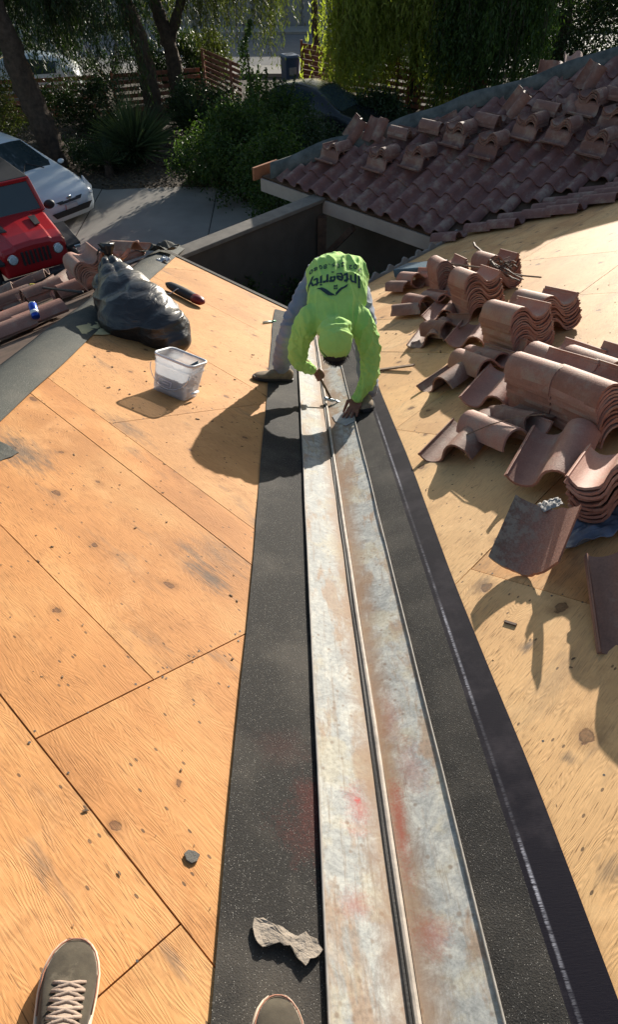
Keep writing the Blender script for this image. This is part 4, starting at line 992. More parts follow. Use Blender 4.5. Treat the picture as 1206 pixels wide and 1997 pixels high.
br = MB(); br.tube([a, a.lerp(b, .2), b], [.020, .024, .022], 10); br.build('handle', simple('yellow_grip', (.50, .38, .05), .5, .2, 20, .1), bo, sm=True)
crumple('orange_scrap', simple('orange_cloth', (.65, .10, .05), .8, .2, 20, .3), hip_p(5, 632), (1, .3, 0), (0, 1, 0), NH, .16, .12, .07, 'bright orange scrap half buried in the tile pile', 'scrap', 2.0, .07, 14, 4)
crumple('felt_fold', M['felt_grey'], Vector((-1.95, 8.15, zl(-1.9, 8.15))), (1, .1, 0), (0, 1, 0), NL, .5, .35, .10, 'dark folded felt remnant on the far corner of the roof', 'felt', 5.0, .03, 24, 3)
#@@PART3
# ------------------------------------------------------------------ the roofer
def V(*a): return Vector(a)
def chain(s, pts, rad_, n=12):
    """tapered limb: overlapping spheres joined by cones, later fused by the voxel remesh"""
    for i, (p, r) in enumerate(zip(pts, rad_)):
        s.ell(p, (r, r, r), None, 12, 8)
        if i: s.tube([pts[i-1], p], [rad_[i-1], r], n)
def smoothpath(pts, rs, k=4):
    P = [Vector(p) for p in pts]; o = []; orr = []
    for i in range(len(P)-1):
        p0, p1, p2, p3 = P[max(i-1, 0)], P[i], P[i+1], P[min(i+2, len(P)-1)]
        for q in range(k):
            t_ = q/k
            o.append(.5*((2*p1)+(p2-p0)*t_+(2*p0-5*p1+4*p2-p3)*t_**2+(3*p1-p0-3*p2+p3)*t_**3)); orr.append(rs[i]+(rs[i+1]-rs[i])*t_)
    o.append(P[-1]); orr.append(rs[-1]); return o, orr
wk = thing('person', 'roofer in a neon green hooded long sleeve shirt bending over the valley and hammering', 'person', (0.03, 3.9, -1.0))
wi = Matrix.Translation(-Vector((0.03, 3.9, -1.0)))
def onw(o, p=None):
    o.parent = p or wk; o.matrix_parent_inverse = wi if p is None else p.matrix_world.inverted(); return o
PEL, BEL, CHE, NEK, HED = V(.075, 4.38, -.35), V(.08, 4.22, -.29), V(.06, 3.98, -.36), V(.045, 3.77, -.43), V(.035, 3.60, -.44)
SHL, ELL_, WRL = V(-.135, 3.86, -.46), V(-.205, 3.88, -.71), V(-.105, 3.94, -.86)
SHR, ELR, WRR = V(.235, 3.82, -.47), V(.285, 3.70, -.69), V(.205, 3.60, -.865)
hd = V(0, -.9, -.42).normalized(); hx = V(1, 0, 0); hn = hx.cross(hd).normalized()*-1     # hd: to the crown, hn: back of the head, up
RH = Matrix((hx, hd, hn)).transposed()
b_ = MB()
pts, rs = smoothpath([PEL, BEL, CHE, NEK], [.12, .12, .13, .07]); 
for p, r in zip(pts, rs): b_.ell(p, (r*1.25, r, r*.8))
chain(b_, [NEK, NEK.lerp(HED, .5), HED], [.062, .058, .06])
b_.ell(HED, (.076, .108, .092), RH); b_.ell(HED+hd*.01-hn*.05, (.062, .085, .055), RH)          # skull and face
b_.ell(HED-hn*.105+hd*.005, (.013, .024, .018), RH); b_.ell(HED-hn*.088-hd*.05, (.03, .02, .02), RH)   # nose, chin
b_.ell(HED-hn*.098-hd*.03, (.022, .008, .008), RH)
for sx in (-1, 1): b_.ell(HED+hx*.078*sx-hn*.01, (.010, .028, .018), RH)
chain(b_, [SHL, ELL_, WRL], [.055, .042, .029]); chain(b_, [SHR, ELR, WRR], [.055, .042, .029])
# left hand of the picture: fist round the hammer handle
HB = V(-.075, 4.005, -.885); HT = V(.040, 3.835, -1.050); ha = (HT-HB).normalized()
fc = V(-.050, 3.968, -.921)
chain(b_, [WRL, WRL.lerp(fc, .5)+V(-.012, .0, .012)], [.029, .028])
su = ha.cross(V(0, 0, 1)).normalized(); sv = su.cross(ha)
b_.ell(fc - ha*.0 + sv*.018 - su*.012, (.026, .040, .022), Matrix((su, ha, sv)).transposed())
for k in range(4):
    o_ = fc + ha*(-.030+.0205*k); pts = []
    for q in range(6):
        a = rad(120 - q*52); rr_ = .024
        pts.append(o_ + su*cos(a)*rr_*1.0 + sv*sin(a)*rr_)
    chain(b_, pts, [.0105, .0105, .010, .0095, .009, .008], 8)
chain(b_, [fc-ha*.03+sv*.018-su*.02, fc-ha*.005+sv*.026+su*.0, fc+ha*.022+sv*.022+su*.012], [.013, .011, .0095], 8)
# right hand of the picture: spread flat on the metal
wr = V(.205, 3.605, -.885); kn_ = V(.168, 3.535, -.912); pd = (kn_-wr).normalized(); px_ = V(0, 0, 1).cross(pd).normalized()*-1
if px_.x < 0: px_ = -px_
pn = px_.cross(pd).normalized(); pn = pn if pn.z > 0 else -pn
chain(b_, [WRR, wr], [.030, .028])
b_.ell(wr.lerp(kn_, .55), (.043, .050, .018), Matrix((px_, pd, pn)).transposed())
for k, (off, ln, fan) in enumerate(((-.034, .064, -.30), (-.012, .074, -.10), (.011, .070, .08), (.032, .056, .30))):
    f0 = kn_ + px_*off*.95; dr = (pd + px_*fan).normalized()
    def sz(p): return -S*p.y + S*abs(p.x) + .024+.009
    p1 = f0 + dr*ln*.42; p2 = f0 + dr*ln*.75; p3 = f0 + dr*ln
    p1.z = sz(p1)+.018; p2.z = sz(p2)+.008; p3.z = sz(p3)
    chain(b_, [f0, p1, p2, p3], [.0115, .0105, .0095, .0082], 8)
t0 = wr + pd*.018 - px_*.034; t1 = t0 - px_*.028 + pd*.016; t2 = t1 - px_*.016 + pd*.028; t2.z = sz(t2)+.004
chain(b_, [t0, t1, t2], [.015, .0125, .0095], 8)
HPL, KNL, ANL = V(-.02, 4.42, -.38), V(-.235, 4.13, -.62), V(-.325, 4.205, -1.0)
HPR, KNR, ANR = V(.17, 4.42, -.38), V(.265, 4.08, -.54), V(.285, 3.74, -.90)
chain(b_, [HPL, KNL, ANL], [.085, .055, .04]); chain(b_, [HPR, KNR, ANR], [.085, .055, .04])
body = b_.build('body', M['skin']); remesh(body, .0045, 3, .4); onw(body)
# shirt
s = MB()
pts, rs = smoothpath([PEL+V(0, .035, -.045), BEL, CHE, NEK+V(0, .03, 0)], [.205, .215, .200, .125], 6)
ths = smoothpath([PEL, BEL, CHE, NEK], [.135, .135, .125, .088], 6)[1]
for p, r, th_ in zip(pts, rs, ths): s.ell(p, (r, th_*1.02, th_), None, 20, 12)
for (a, e, w_) in ((SHL, ELL_, WRL), (SHR, ELR, WRR)):
    pp, rr_ = smoothpath([a.lerp(CHE, .35), a, e, w_], [.10, .088, .064, .040], 5); chain(s, pp, rr_)
chain(s, [NEK, HED-hd*.02], [.09, .10])
shirt = s.build('shirt', M['hi_vis']); remesh(shirt, .007, 14, .5)
def fold(co, nr):
    d = .007*noise.noise(co*7)
    # drag folds running from the waist over the back towards the right shoulder
    k = V(co.x*11+co.y*3.5, co.y*4-co.x*7, co.z*6); r1 = 1-abs(noise.noise(k))*2.4
    k2 = V(co.x*26+co.y*4, co.y*5-co.x*8, co.z*10+3); r2 = 1-abs(noise.noise(k2))*2.4
    d += .014*(max(r1, 0)**2.5-.25)*(1.25 if co.x > .05 else .75) + .0035*(max(r2, 0)**2-.3)
    for (a, e, w_) in ((SHL, ELL_, WRL), (SHR, ELR, WRR)):
        for (p, q, fr) in ((a, e, 60), (e, w_, 85)):
            ax = q-p; t_ = (co-p).dot(ax)/ax.length_squared
            if -.1 < t_ < 1.1 and (co-(p+ax*t_)).length < .11:
                tw = t_*ax.length; side = (co-(p+ax*t_)); ang = math.atan2(side.x, side.y)
                r3 = 1-abs(noise.noise(V(tw*20+ang*.9, ang*1.3, p.x*40)))*2.6; r4 = 1-abs(noise.noise(V(tw*46-ang*1.6, ang*2.0, p.x*20+4)))*2.6
                d += .0085*(max(r3, 0)**2-.3)+.0035*(max(r4, 0)**2-.3)
    return d
displace(shirt, fold)
sb = shirt.modifiers.new('s', 'SUBSURF'); sb.levels = 0; sb.render_levels = 1
onw(shirt)
s = MB(); s.ell(HED+hn*.008-hd*.004, (.106, .116, .116), RH, 20, 14); s.ell(HED-hd*.09+hn*.01, (.108, .075, .09), RH, 18, 12)
hood = s.build('hood', M['hi_vis']); remesh(hood, .007, 8, .5)
def hoodf(co, nr):
    q = co-HED; a = q.dot(hd); 
    c = .010*max(0, sin(a*62+5*noise.noise(co*6)+q.x*9))*max(0, min(1, (-a+.05)*12)); rg = 1-abs(noise.noise(V(co.x*16, co.y*9, co.z*12)))*2.6; return c+.006*noise.noise(co*11)+.005*(max(rg, 0)**2-.3) + .0035*math.exp(-(q.x/.006)**2)
displace(hood, hoodf)
# open the hood over the face
bm = bmesh.new(); bm.from_mesh(hood.data)
bmesh.ops.delete(bm, geom=[v for v in bm.verts if (v.co-HED).dot(-hn) > .045+.25*abs((v.co-HED).dot(hd)-.0)**1 - .04*((v.co-HED).dot(hd) > .04)], context='VERTS'); bm.to_mesh(hood.data); bm.free()
so2 = hood.modifiers.new('t', 'SOLIDIFY'); so2.thickness = .004; onw(hood)
s = MB(); rings = 26; ed = []
for k in range(rings):
    a = pi*k/(rings-1)
    ed.append(HED + hx*cos(a)*.099 + hd*(.0+sin(a)*.098) - hn*(.030+.012*sin(a)))
s.tube(ed, .006, 7); onw(s.build('hood_hem', M['hi_vis'], sm=True))
s = MB()
rh = random.Random(3)
for k in range(420):
    a = rh.uniform(.25, pi-.25); p = HED + hx*cos(a)*.078*rh.uniform(.5, 1) + hd*(.03+sin(a)*.088*rh.uniform(.8, 1.0)) - hn*rh.uniform(.03, .06)
    dr = (hd*1.0*sin(a) + hx*cos(a)*.4 - hn*.6 + V(rh.gauss(0, .35), rh.gauss(0, .35), rh.gauss(0, .35))).normalized()*rh.uniform(.018, .036)
    s.tube([p, p+dr*.6, p+dr+V(0, 0, -.004)], [.0022, .0018, .0006], 4, cap=False)
s.ell(HED-hn*.035+hd*.028, (.080, .095, .050), RH)
onw(s.build('hair', M['hair'], sm=True))
# trousers
s = MB(); s.ell(PEL+V(0, .03, -.05), (.185, .14, .14))
for (a, e, w_) in ((HPL, KNL, ANL), (HPR, KNR, ANR)):
    pp, rr_ = smoothpath([a, e, w_+V(0, 0, .01)], [.112, .082, .068], 6); chain(s, pp, rr_)
tr = s.build('trousers', M['denim']); remesh(tr, .009, 8, .5)
def tfold(co, nr):
    r1 = 1-abs(noise.noise(V(co.x*8, co.y*8, co.z*22)))*2.3; return .010*(max(r1, 0)**2-.3)+.006*noise.noise(co*9)
displace(tr, tfold); onw(tr)
def boot(heel, toe, n, name='boot', mt=None, wd=1.0, sole=None):
    d = toe-heel; L_ = d.length; mm = frame(heel.lerp(toe, .5), n, d)
    st = [(-.5, .020, .05), (-.46, .034, .085), (-.36, .039, .105), (-.24, .038, .105), (-.1, .040, .088), (.08, .047, .070), (.24, .050, .058), (.36, .046, .050), (.45, .034, .038), (.5, .014, .022)]
    rings = []
    for y, w_, h in st:
        r = []
        for k in range(16):
            a = 2*pi*k/16; c_, s_ = cos(a), sin(a)
            r.append(mm @ V(w_*wd*abs(c_)**.7*(1 if c_ > 0 else -1), y*L_, .018+(h-.018)*max(0, s_)**.6 if s_ > 0 else .018+.006*s_))
        rings.append(r)
    s = MB(); s.loft(rings); o = s.build(name, mt or M['boot'], sm=True)
    rings = []
    for y, w_, h in st:
        yy = y*1.02; ww = w_*wd+.005
        rings.append([mm @ V(x*ww, yy*L_, z) for x, z in ((-1, .002), (-1.03, .012), (-.98, .024), (-.5, .026), (.5, .026), (.98, .024), (1.03, .012), (1, .002))])
    s = MB(); s.loft(rings); so_ = s.build('sole', sole or M['black_rubber'], o, sm=False)
    return o, mm
h = V(-.255, 4.235, 0); h.z = zl(h.x, h.y)+.012; tt = V(-.535, 4.075, 0); tt.z = zl(tt.x, tt.y)+.006; o, _ = boot(h, tt, NL, wd=1.02); onw(o)
h = V(.285, 3.80, 0); h.z = zr(h.x, h.y)+.018; tt = V(.262, 3.515, 0); tt.z = zr(tt.x, tt.y)+.018; o, _ = boot(h, tt, NR, wd=1.05); onw(o)
# print on the back: the words and the small roof emblem, laid on the cloth
dg = bpy.context.evaluated_depsgraph_get(); bvh = BVHTree.FromObject(shirt, dg)
def onto(cx, cy, rot=0.0):
    """print-space (u to the wearer's right when read, v towards the head) to a point on the cloth"""
    def f(u, v):
        c_, s_ = cos(rot), sin(rot)
        X = cx - (u*c_ - v*s_); Y = cy - (u*s_ + v*c_)
        hit = bvh.ray_cast(V(X, Y+.04, .6), V(0, -.06, -1).normalized())
        if hit[0] is None: return None
        return hit[0] + hit[1]*.0035
    return f
def bend(f, k): return lambda u, v: f(u, v - k*u*u)
def printed(verts, faces, f, name='lettering'):
    P_ = [f(u, v) for u, v in verts]
    fs = [fc_ for fc_ in faces if all(P_[i] is not None for i in fc_)]
    s = MB(); s.add([p or V(0, 0, 0) for p in P_], fs)
    if not fs: return None
    o = s.build(name, M['ink'], fix=False); o.parent = shirt; o.matrix_parent_inverse = shirt.matrix_world.inverted(); return o
def textmesh(txt, size, extend=0.0, space=1.0, res=1, cut=.006):
    cu = bpy.data.curves.new('t', 'FONT'); cu.body = txt; cu.size = size; cu.align_x = 'CENTER'; cu.align_y = 'CENTER'; cu.offset = extend; cu.space_character = space; cu.resolution_u = 3
    o = bpy.data.objects.new('t', cu); me = bpy.data.meshes.new_from_object(o); bpy.data.objects.remove(o)
    bm = bmesh.new(); bm.from_mesh(me); bmesh.ops.triangulate(bm, faces=bm.faces)
    for _ in range(4):
        le = [e for e in bm.edges if e.calc_length() > cut]
        if not le: break
        bmesh.ops.subdivide_edges(bm, edges=le, cuts=1); bmesh.ops.triangulate(bm, faces=[f for f in bm.faces if len(f.verts) > 3])
    vs = [(v.co.x, v.co.y) for v in bm.verts]; bm.verts.index_update(); fs = [tuple(v.index for v in f.verts) for f in bm.faces]; bm.free(); return vs, fs
def up_pt(x, y):
    hit = bvh.ray_cast(CAM, ray(x, y).normalized()); return hit[0]
pc = up_pt(652, 541) or V(.06, 4.1, -.2); vs, fs = textmesh('Integrity', .105, .0022, 1.0)
printed(vs, fs, bend(onto(pc.x, pc.y, -.05), 1.1))
pc = up_pt(655, 514) or V(.06, 4.25, -.2); vs, fs = textmesh('702 205-8080', .052, .0008, 1.2)
printed(vs, fs, bend(onto(pc.x, pc.y, -.05), 1.0))
def polyprint(poly, f, n=14):
    (a, b, c_, d) = poly; vs = []; fs = []
    for j in range(n+1):
        for i in range(n+1):
            u, v = i/n, j/n
            vs.append(((a[0]*(1-u)+b[0]*u)*(1-v)+(d[0]*(1-u)+c_[0]*u)*v, (a[1]*(1-u)+b[1]*u)*(1-v)+(d[1]*(1-u)+c_[1]*u)*v))
    for j in range(n):
        for i in range(n): q = j*(n+1)+i; fs.append((q, q+1, q+n+2, q+n+1))
    return printed(vs, fs, f, 'emblem')
pc = up_pt(655, 560) or V(.06, 4.0, -.2); fe = onto(pc.x, pc.y, -.05)
polyprint([(-.085, -.03), (.0, .050), (.0, .028), (-.07, -.03)], fe)
polyprint([(.0, .050), (.05, .048), (.125, -.020), (.08, -.012)], fe)
for i in (0, 1):
    for j in (0, 1): polyprint([(-.012+i*.014, -.022+j*.017), (-.002+i*.014, -.022+j*.017), (-.002+i*.014, -.009+j*.017), (-.012+i*.014, -.009+j*.017)], fe, 3)
# hammer
hm = MB(); hm.tube([HB-ha*.02, HB+ha*.03, HB+ha*.1, HT], [.012, .014, .011, .010], 10, sq=.75)
hmo = hm.build('hammer', simple('worn_wood_grip', (.16, .10, .05), .6, .3, 30, .2), sm=True, label='claw hammer gripped by the roofer with its head on the valley rib', cat='hammer')
s = MB(); hdv = V(1, -.30, -.06).normalized(); a = HT+V(0, 0, .0)
s.tube([a-hdv*.055, a-hdv*.038, a-hdv*.036, a-hdv*.02, a+hdv*.012], [.015, .015, .0115, .0115, .014], 12)
s.tube([a+hdv*.01, a+hdv*.035+V(0, .002, .002), a+hdv*.06+V(0, .004, -.006), a+hdv*.078+V(0, .006, -.018)], [.013, .012, .011, .006], 8, sq=.55)
s.build('head', M['steel'], hmo, sm=True)
# a bent offcut of flashing under the hand
s = MB(); q = [V(.035, 3.62), V(.165, 3.66), V(.160, 3.38), V(.05, 3.44)]
q = [(-.01, 3.70)]
pl_ = [(.03, 3.58), (.165, 3.66), (.168, 3.40), (.105, 3.36), (.045, 3.47)]
s.prism([V(x, y, -S*y+S*x+.0275) for x, y in pl_], NR, .0012); s.build('metal_patch', simple('clean_zinc', (.34, .345, .355), .6, .2, 22, .3), label='clean metal patch lying under the roofer\'s spread hand', cat='metal patch')

# ------------------------------------------------------------------ the photographer's feet and lower legs
ph = thing('person', 'photographer standing at the bottom, only lace-up shoes and pale jeans in view', 'person', (-.5, .1, .1)); phi = Matrix.Translation(-Vector((-.5, .1, .1)))
def onph(o): o.parent = ph; o.matrix_parent_inverse = phi; return o
def sneaker(toe, heel, n, zf):
    toe = V(*toe, 0); heel = V(*heel, 0); toe.z = zf(*toe.xy)+.013; heel.z = zf(*heel.xy)+.013
    d = toe-heel; L_ = d.length; mm = frame(heel.lerp(toe, .5), n, d)
    st = [(-.5, .022, .055), (-.46, .034, .080), (-.36, .040, .092), (-.22, .040, .094), (-.08, .043, .088), (.06, .0475, .073), (.18, .051, .060), (.29, .0505, .052), (.36, .0455, .047), (.42, .038, .042), (.465, .027, .036), (.49, .016, .031), (.5, .006, .028)]
    def ringf(y, w_, h):
        r = []
        for k in range(24):
            a = 2*pi*k/24; c_, s_ = cos(a), sin(a)
            r.append(mm @ V(w_*abs(c_)**.75*(1 if c_ > 0 else -1), y*L_, .024+(h-.024)*max(0, s_)**.55 if s_ > 0 else .024+.006*s_))
        return r
    s = MB(); s.loft([ringf(*q) for q in st]); shoe = s.build('shoe', M['shoe_canvas'], sm=True)
    sb_ = shoe.modifiers.new('s', 'SUBSURF'); sb_.levels = 1; sb_.render_levels = 2
    s = MB(); rings = []
    for y, w_, h in st:
        ww = w_+.0055; yy = y*1.025
        rings.append([mm @ V(x*ww, yy*L_, z) for x, z in ((-.96, 0), (-1.0, .004), (-1.0, .026), (-.93, .030), (-.8, .026), (.8, .026), (.93, .030), (1.0, .026), (1.0, .004), (.96, 0))])
    s.loft(rings); so_ = s.build('sole', M['sole_cream'], shoe, sm=True)
    # double foxing line round the toe
    pts = []; 
    for (y, w_, h) in st[5:]: pts.append(mm @ V(w_+.001, y*L_*1.0, .033))
    for (y, w_, h) in st[5:][::-1]: pts.append(mm @ V(-w_-.001, y*L_*1.0, .033))
    s = MB(); s.tube(pts, .0016, 6); s.build('stripe', simple('brown_stripe', (.30, .13, .08), .6, .1, 9, 0), so_, sm=True)
    # tongue, laces
    def topz(y):
        for (a, b2) in zip(st, st[1:]):
            if a[0] <= y/L_ <= b2[0]: k = (y/L_-a[0])/(b2[0]-a[0]); return a[2]+(b2[2]-a[2])*k
        return .06
    s = MB(); rings = []
    for q in range(9):
        y = -.055+.115*q/8; z = topz(y)+.002
        rings.append([mm @ V(x_*(.024-.006*q/8), y, z-abs(x_)**2*.004+dz) for x_, dz in ((-1, 0), (-.5, .003), (0, .004), (.5, .003), (1, 0), (1, -.006), (-1, -.006))])
    s.loft(rings); s.build('tongue', simple('tan_tongue', (.34, .26, .20), .85, .2, 20, .3), shoe, sm=True)
    for q in range(7):
        y = -.050+.0165*q; s = MB(); dy = .012
        for sg in (-1, 1):
            pts = [mm @ V(sg*x_, y+dy*(x_/.026+1)*.5, topz(y+dy*.5)+.0085-.012*(x_/.03)**2) for x_ in (-.030, -.018, 0, .018, .030)]
            s.tube(pts, .0034, 6, sq=.7)
        if q % 1 == 0: s.build('lace', M['lace'], shoe, sm=True)
    onph(shoe); return mm, L_
q_ = LP(150, 1850); sneaker((q_.x, q_.y), (q_.x+.03, q_.y-.29), NL, zl)
sneaker((-.300, .205), (-.285, -.085), NL, lambda x, y: zl(x, y)+.014)
for (ank, kne) in ((V(q_.x+.02, q_.y-.215, .24), V(-.58, -.06, .66)), (V(-.288, -.05, .22), V(-.36, -.12, .64))):
    s = MB(); pts = []; rr_ = []
    d = kne-ank
    for q in range(14): pts.append(ank+d*(q/13)-V(0, 0, .0)); rr_.append((.066, .063, .060, .058)[min(q, 3)]+.02*q/13+.004*sin(q*2.1))
    s.tube([ank-V(0, -.012, .075)]+pts, [.070]+rr_, 20, jit=.08); o = s.build('trouser_leg', M['denim_light'], sm=True); onph(o)
    sb_ = o.modifiers.new('s', 'SUBSURF'); sb_.levels = 1; sb_.render_levels = 1
#@@PART4
# ------------------------------------------------------------------ vehicles
def carmat(x, y, hx_, hy_, z=GZ):
    h = Vector((hx_, hy_, 0)).normalized(); l = Vector((-h.y, h.x, 0))
    m_ = Matrix((h, l, Vector((0, 0, 1)))).transposed().to_4x4(); m_.translation = (x, y, z+.012); return m_
def wheel(par, x, y, r=.32, wd=.20):
    s = MB(); pr = [(r*.62, -wd/2), (r*.9, -wd/2), (r, -wd*.36), (r, wd*.36), (r*.9, wd/2), (r*.62, wd/2)]
    rings = [[Vector((x+q*cos(2*pi*k/24), y+o_, r+q*sin(2*pi*k/24))) for q, o_ in pr] for k in range(25)]
    s.loft(rings, cap=False); t_ = s.build('wheel', M['black_rubber'], par, sm=True)
    s = MB(); sg = 1 if y > 0 else -1
    s.tube([(x, y+sg*wd*.30, r), (x, y+sg*wd*.36, r)], r*.63, 20)
    for k in range(5):
        a = 2*pi*k/5; s.beam((x, y+sg*wd*.40, r), (x+r*.58*cos(a), y+sg*wd*.40, r+r*.58*sin(a)), .06, .03, up=Vector((0, 1, 0)))
    s.build('rim', M['chrome'], t_)
def saloon(name, label, cat, mtx, paint, X, glass, front=True, dark_lower=True):
    root = thing(name, label, cat, mat=mtx); root['kind'] = 'thing'
    def ring(st):
        x, w_, zb_, wr, zr_ = st
        h = [(w_*.90, .20), (w_*.99, .32), (w_, .50), (w_*.985, zb_), (wr*1.03, zb_+(zr_-zb_)*.86), (wr*.90, zr_-.005), (wr*.45, zr_+.02)]
        return [Vector((x, a, b2)) for a, b2 in h] + [Vector((x, 0, zr_+.028))] + [Vector((x, -a, b2)) for a, b2 in h[::-1]]
    # refine stations
    XS = []
    for i in range(len(X)-1):
        for q in range(4):
            t_ = q/4; XS.append(tuple(a+(b2-a)*t_ for a, b2 in zip(X[i], X[i+1])))
    XS.append(X[-1]); R_ = [ring(st) for st in XS]
    s = MB(); s.loft(R_, cap=True)
    ob = s.build('body', paint, root, sm=True)
    gl = MB()
    n = len(R_[0])
    for (i0, i1, k0, k1) in glass:
        sub_ = [[R_[i][k]*1.0 for k in range(k0, k1+1)] for i in range(i0*4, i1*4+1)]
        c = sum((p for r in sub_ for p in r), Vector())/sum(len(r) for r in sub_)
        out = [[p + (p-Vector((p.x, 0, .7))).normalized()*.010 + (c-p)*.05 for p in r] for r in sub_]
        gg = MB(); gg.loft(out, cap=False, closed=False)
        gg.build('windscreen' if (k0, k1) == (3, n-4) else 'window', M['glass_dark'], root, sm=True)
    return root, R_, XS
prius = [(2.16, .50, .56, .42, .60), (2.08, .74, .64, .55, .70), (1.80, .84, .72, .66, .82), (1.35, .87, .83, .72, .93), (.95, .88, .91, .74, 1.00), (-.05, .88, .94, .60, 1.43), (-.8, .88, .97, .58, 1.48), (-1.6, .87, 1.0, .56, 1.36), (-2.05, .82, 1.0, .60, 1.08), (-2.2, .68, .85, .55, .92)]
cm = carmat(-7.2, 17.5, .78, -.60)
rt, R_, XS = saloon('hatchback', 'white hatchback parked nose out behind the red off-roader', 'car', cm, M['white_paint'], prius, [(4, 5, 3, 11), (5, 7, 3, 4), (5, 7, 10, 11)])
for sy in (-1, 1):
    s = MB(); s.add([(2.02, sy*.50, .60), (1.62, sy*.80, .80), (1.55, sy*.855, .76), (1.86, sy*.83, .60), (2.08, sy*.64, .53)], [(0, 1, 2, 3, 4)]); 
    s2 = MB(); s2.prism([Vector(v)+Vector((.045, sy*.035, .03)) for v in s.v], Vector((.5, sy*.4, .3)).normalized(), .035); s2.build('headlight', simple('headlight_lens', (.45, .48, .5), .1, .2, 14, 0, spec=.8), rt, bevel=.006)
    wheel(rt, 1.38, sy*.80); wheel(rt, -1.32, sy*.80)
    s = MB(); s.ell((.80, sy*.96, .98), (.06, .09, .055)); s.build('mirror', M['white_paint'], rt, sm=True)
s = MB(); s.prism([(2.17, -.48, .30), (2.17, .48, .30), (2.19, .60, .44), (2.19, -.60, .44)], (1, 0, 0), .02); s.build('air_intake', M['black_rubber'], rt, bevel=.01)
s = MB(); s.prism([(2.17, -.30, .57), (2.17, .30, .57), (2.13, .38, .63), (2.13, -.38, .63)], (1, 0, .2), .02); s.build('grille', M['black_rubber'], rt)
s = MB(); s.ell((2.15, 0, .66), (.02, .075, .05)); s.build('emblem', M['chrome'], rt, sm=True)
s = MB(); s.beam((2.16, 0, .47), (2.205, 0, .47), .33, .13); s.build('plate', simple('pale_plate', (.5, .5, .5), .5, .05, 5, 0), rt)
for sy in (-1, 1):
    s = MB(); s.tube([(1.02, sy*.30, 1.03), (.75, sy*.02, 1.14)], .012, 5); s.build('wiper', M['black_rubber'], rt)
# red off-roader
cm = carmat(-6.4, 14.05, .60, -.80)
rt = thing('off_roader', 'red off-roader with round headlights and slotted grille beside the roof', 'car', mat=cm); rt['kind'] = 'thing'
s = MB(); R1 = []
for (x, w_, z0, z1, cr) in ((2.02, .60, .62, 1.06, .05), (1.98, .64, .58, 1.13, .05), (1.7, .66, .58, 1.19, .05), (1.2, .70, .58, 1.24, .045), (.78, .74, .58, 1.27, .03)):
    R1.append([Vector((x, y, z)) for y, z in ((-w_, z0), (-w_, z1-cr*1.6), (-w_*.93, z1-cr*.4), (-w_*.62, z1), (-w_*.55, z1+.03), (0, z1+cr), (w_*.55, z1+.03), (w_*.62, z1), (w_*.93, z1-cr*.4), (w_, z1-cr*1.6), (w_, z0))])
s.loft(R1); s.box((-.55, 0, .82), (2.7, 1.50, .62)); s.box((-2.0, 0, .85), (.3, 1.48, .6))
s.build('body', M['red_paint'], rt, bevel=.02)
s = MB()
for sy in (-1, 1): s.beam((.86, sy*.73, 1.26), (.60, sy*.66, 1.80), .07, .06)
s.beam((.60, -.69, 1.80), (.60, .69, 1.80), .06, .07); s.beam((.86, -.74, 1.27), (.86, .74, 1.27), .06, .05)
s.build('windscreen_frame', M['red_paint'], rt, bevel=.012)
s = MB(); s.add([(.84, -.70, 1.29), (.84, .70, 1.29), (.60, .63, 1.77), (.60, -.63, 1.77)], [(0, 1, 2, 3)]); s.build('windscreen', M['glass_dark'], rt, fix=False)
s = MB(); s.box((-.75, 0, 1.82), (2.7, 1.38, .05)); s.box((-2.05, 0, 1.5), (.05, 1.36, .6)); s.build('soft_top', M['black_rubber'], rt, bevel=.03)
for sy in (-1, 1):
    s = MB(); s.add([(.52, sy*.69, 1.16), (-2.0, sy*.69, 1.16), (-2.0, sy*.66, 1.8), (.52, sy*.66, 1.8)], [(0, 1, 2, 3)]); s.build('window', M['glass_dark'], rt, fix=False)
    s = MB(); s.prism([(2.06, sy*.62, .86), (1.95, sy*.95, .84), (1.2, sy*.95, .98), (1.0, sy*.95, .70), (.9, sy*.72, .70), (1.2, sy*.66, 1.03)], (0, 0, 1), .07); s.build('fender', M['black_rubber'], rt, bevel=.02)
    s = MB(); s.prism([(-1.0, sy*.72, .8), (-1.1, sy*.95, .8), (-1.9, sy*.95, .8), (-2.1, sy*.72, .8)], (0, 0, 1), .07); s.build('fender', M['black_rubber'], rt, bevel=.02)
    wheel(rt, 1.45, sy*.80, .40, .26); wheel(rt, -1.45, sy*.80, .40, .26)
    s = MB(); s.tube([(2.0, sy*.45, .93), (2.045, sy*.45, .93)], [.105, .10], 20); hl = s.build('headlight', M['chrome'], rt, sm=False, bevel=.01)
    s = MB(); s.ell((2.05, sy*.45, .93), (.02, .085, .085)); s.build('lens', simple('lamp_glass', (.5, .58, .65), .12, .3, 40, .0, spec=.8), hl, sm=True)
    s = MB(); s.box((2.0, sy*.84, .86), (.06, .13, .06)); s.build('indicator', M['chrome'], rt, bevel=.01)
    s = MB(); s.ell((.72, sy*.92, 1.28), (.06, .12, .09)); s.build('mirror', M['black_rubber'], rt, sm=True)
    s = MB(); s.prism([(1.55, sy*.28, 1.262), (1.15, sy*.30, 1.30), (1.15, sy*.44, 1.29), (1.5, sy*.40, 1.252)], (0, 0, 1), .016); s.build('bonnet_vent', M['black_rubber'], rt)
for k in range(7):
    s = MB(); s.box((2.03, -.255+.085*k, .90), (.03, .045, .26)); s.build('grille_slot', M['black_rubber'], rt, bevel=.01)
s = MB(); s.box((2.2, 0, .55), (.22, 1.6, .18)); s.box((2.0, 0, .42), (.3, .9, .12)); s.build('bumper', M['black_rubber'], rt, bevel=.03)
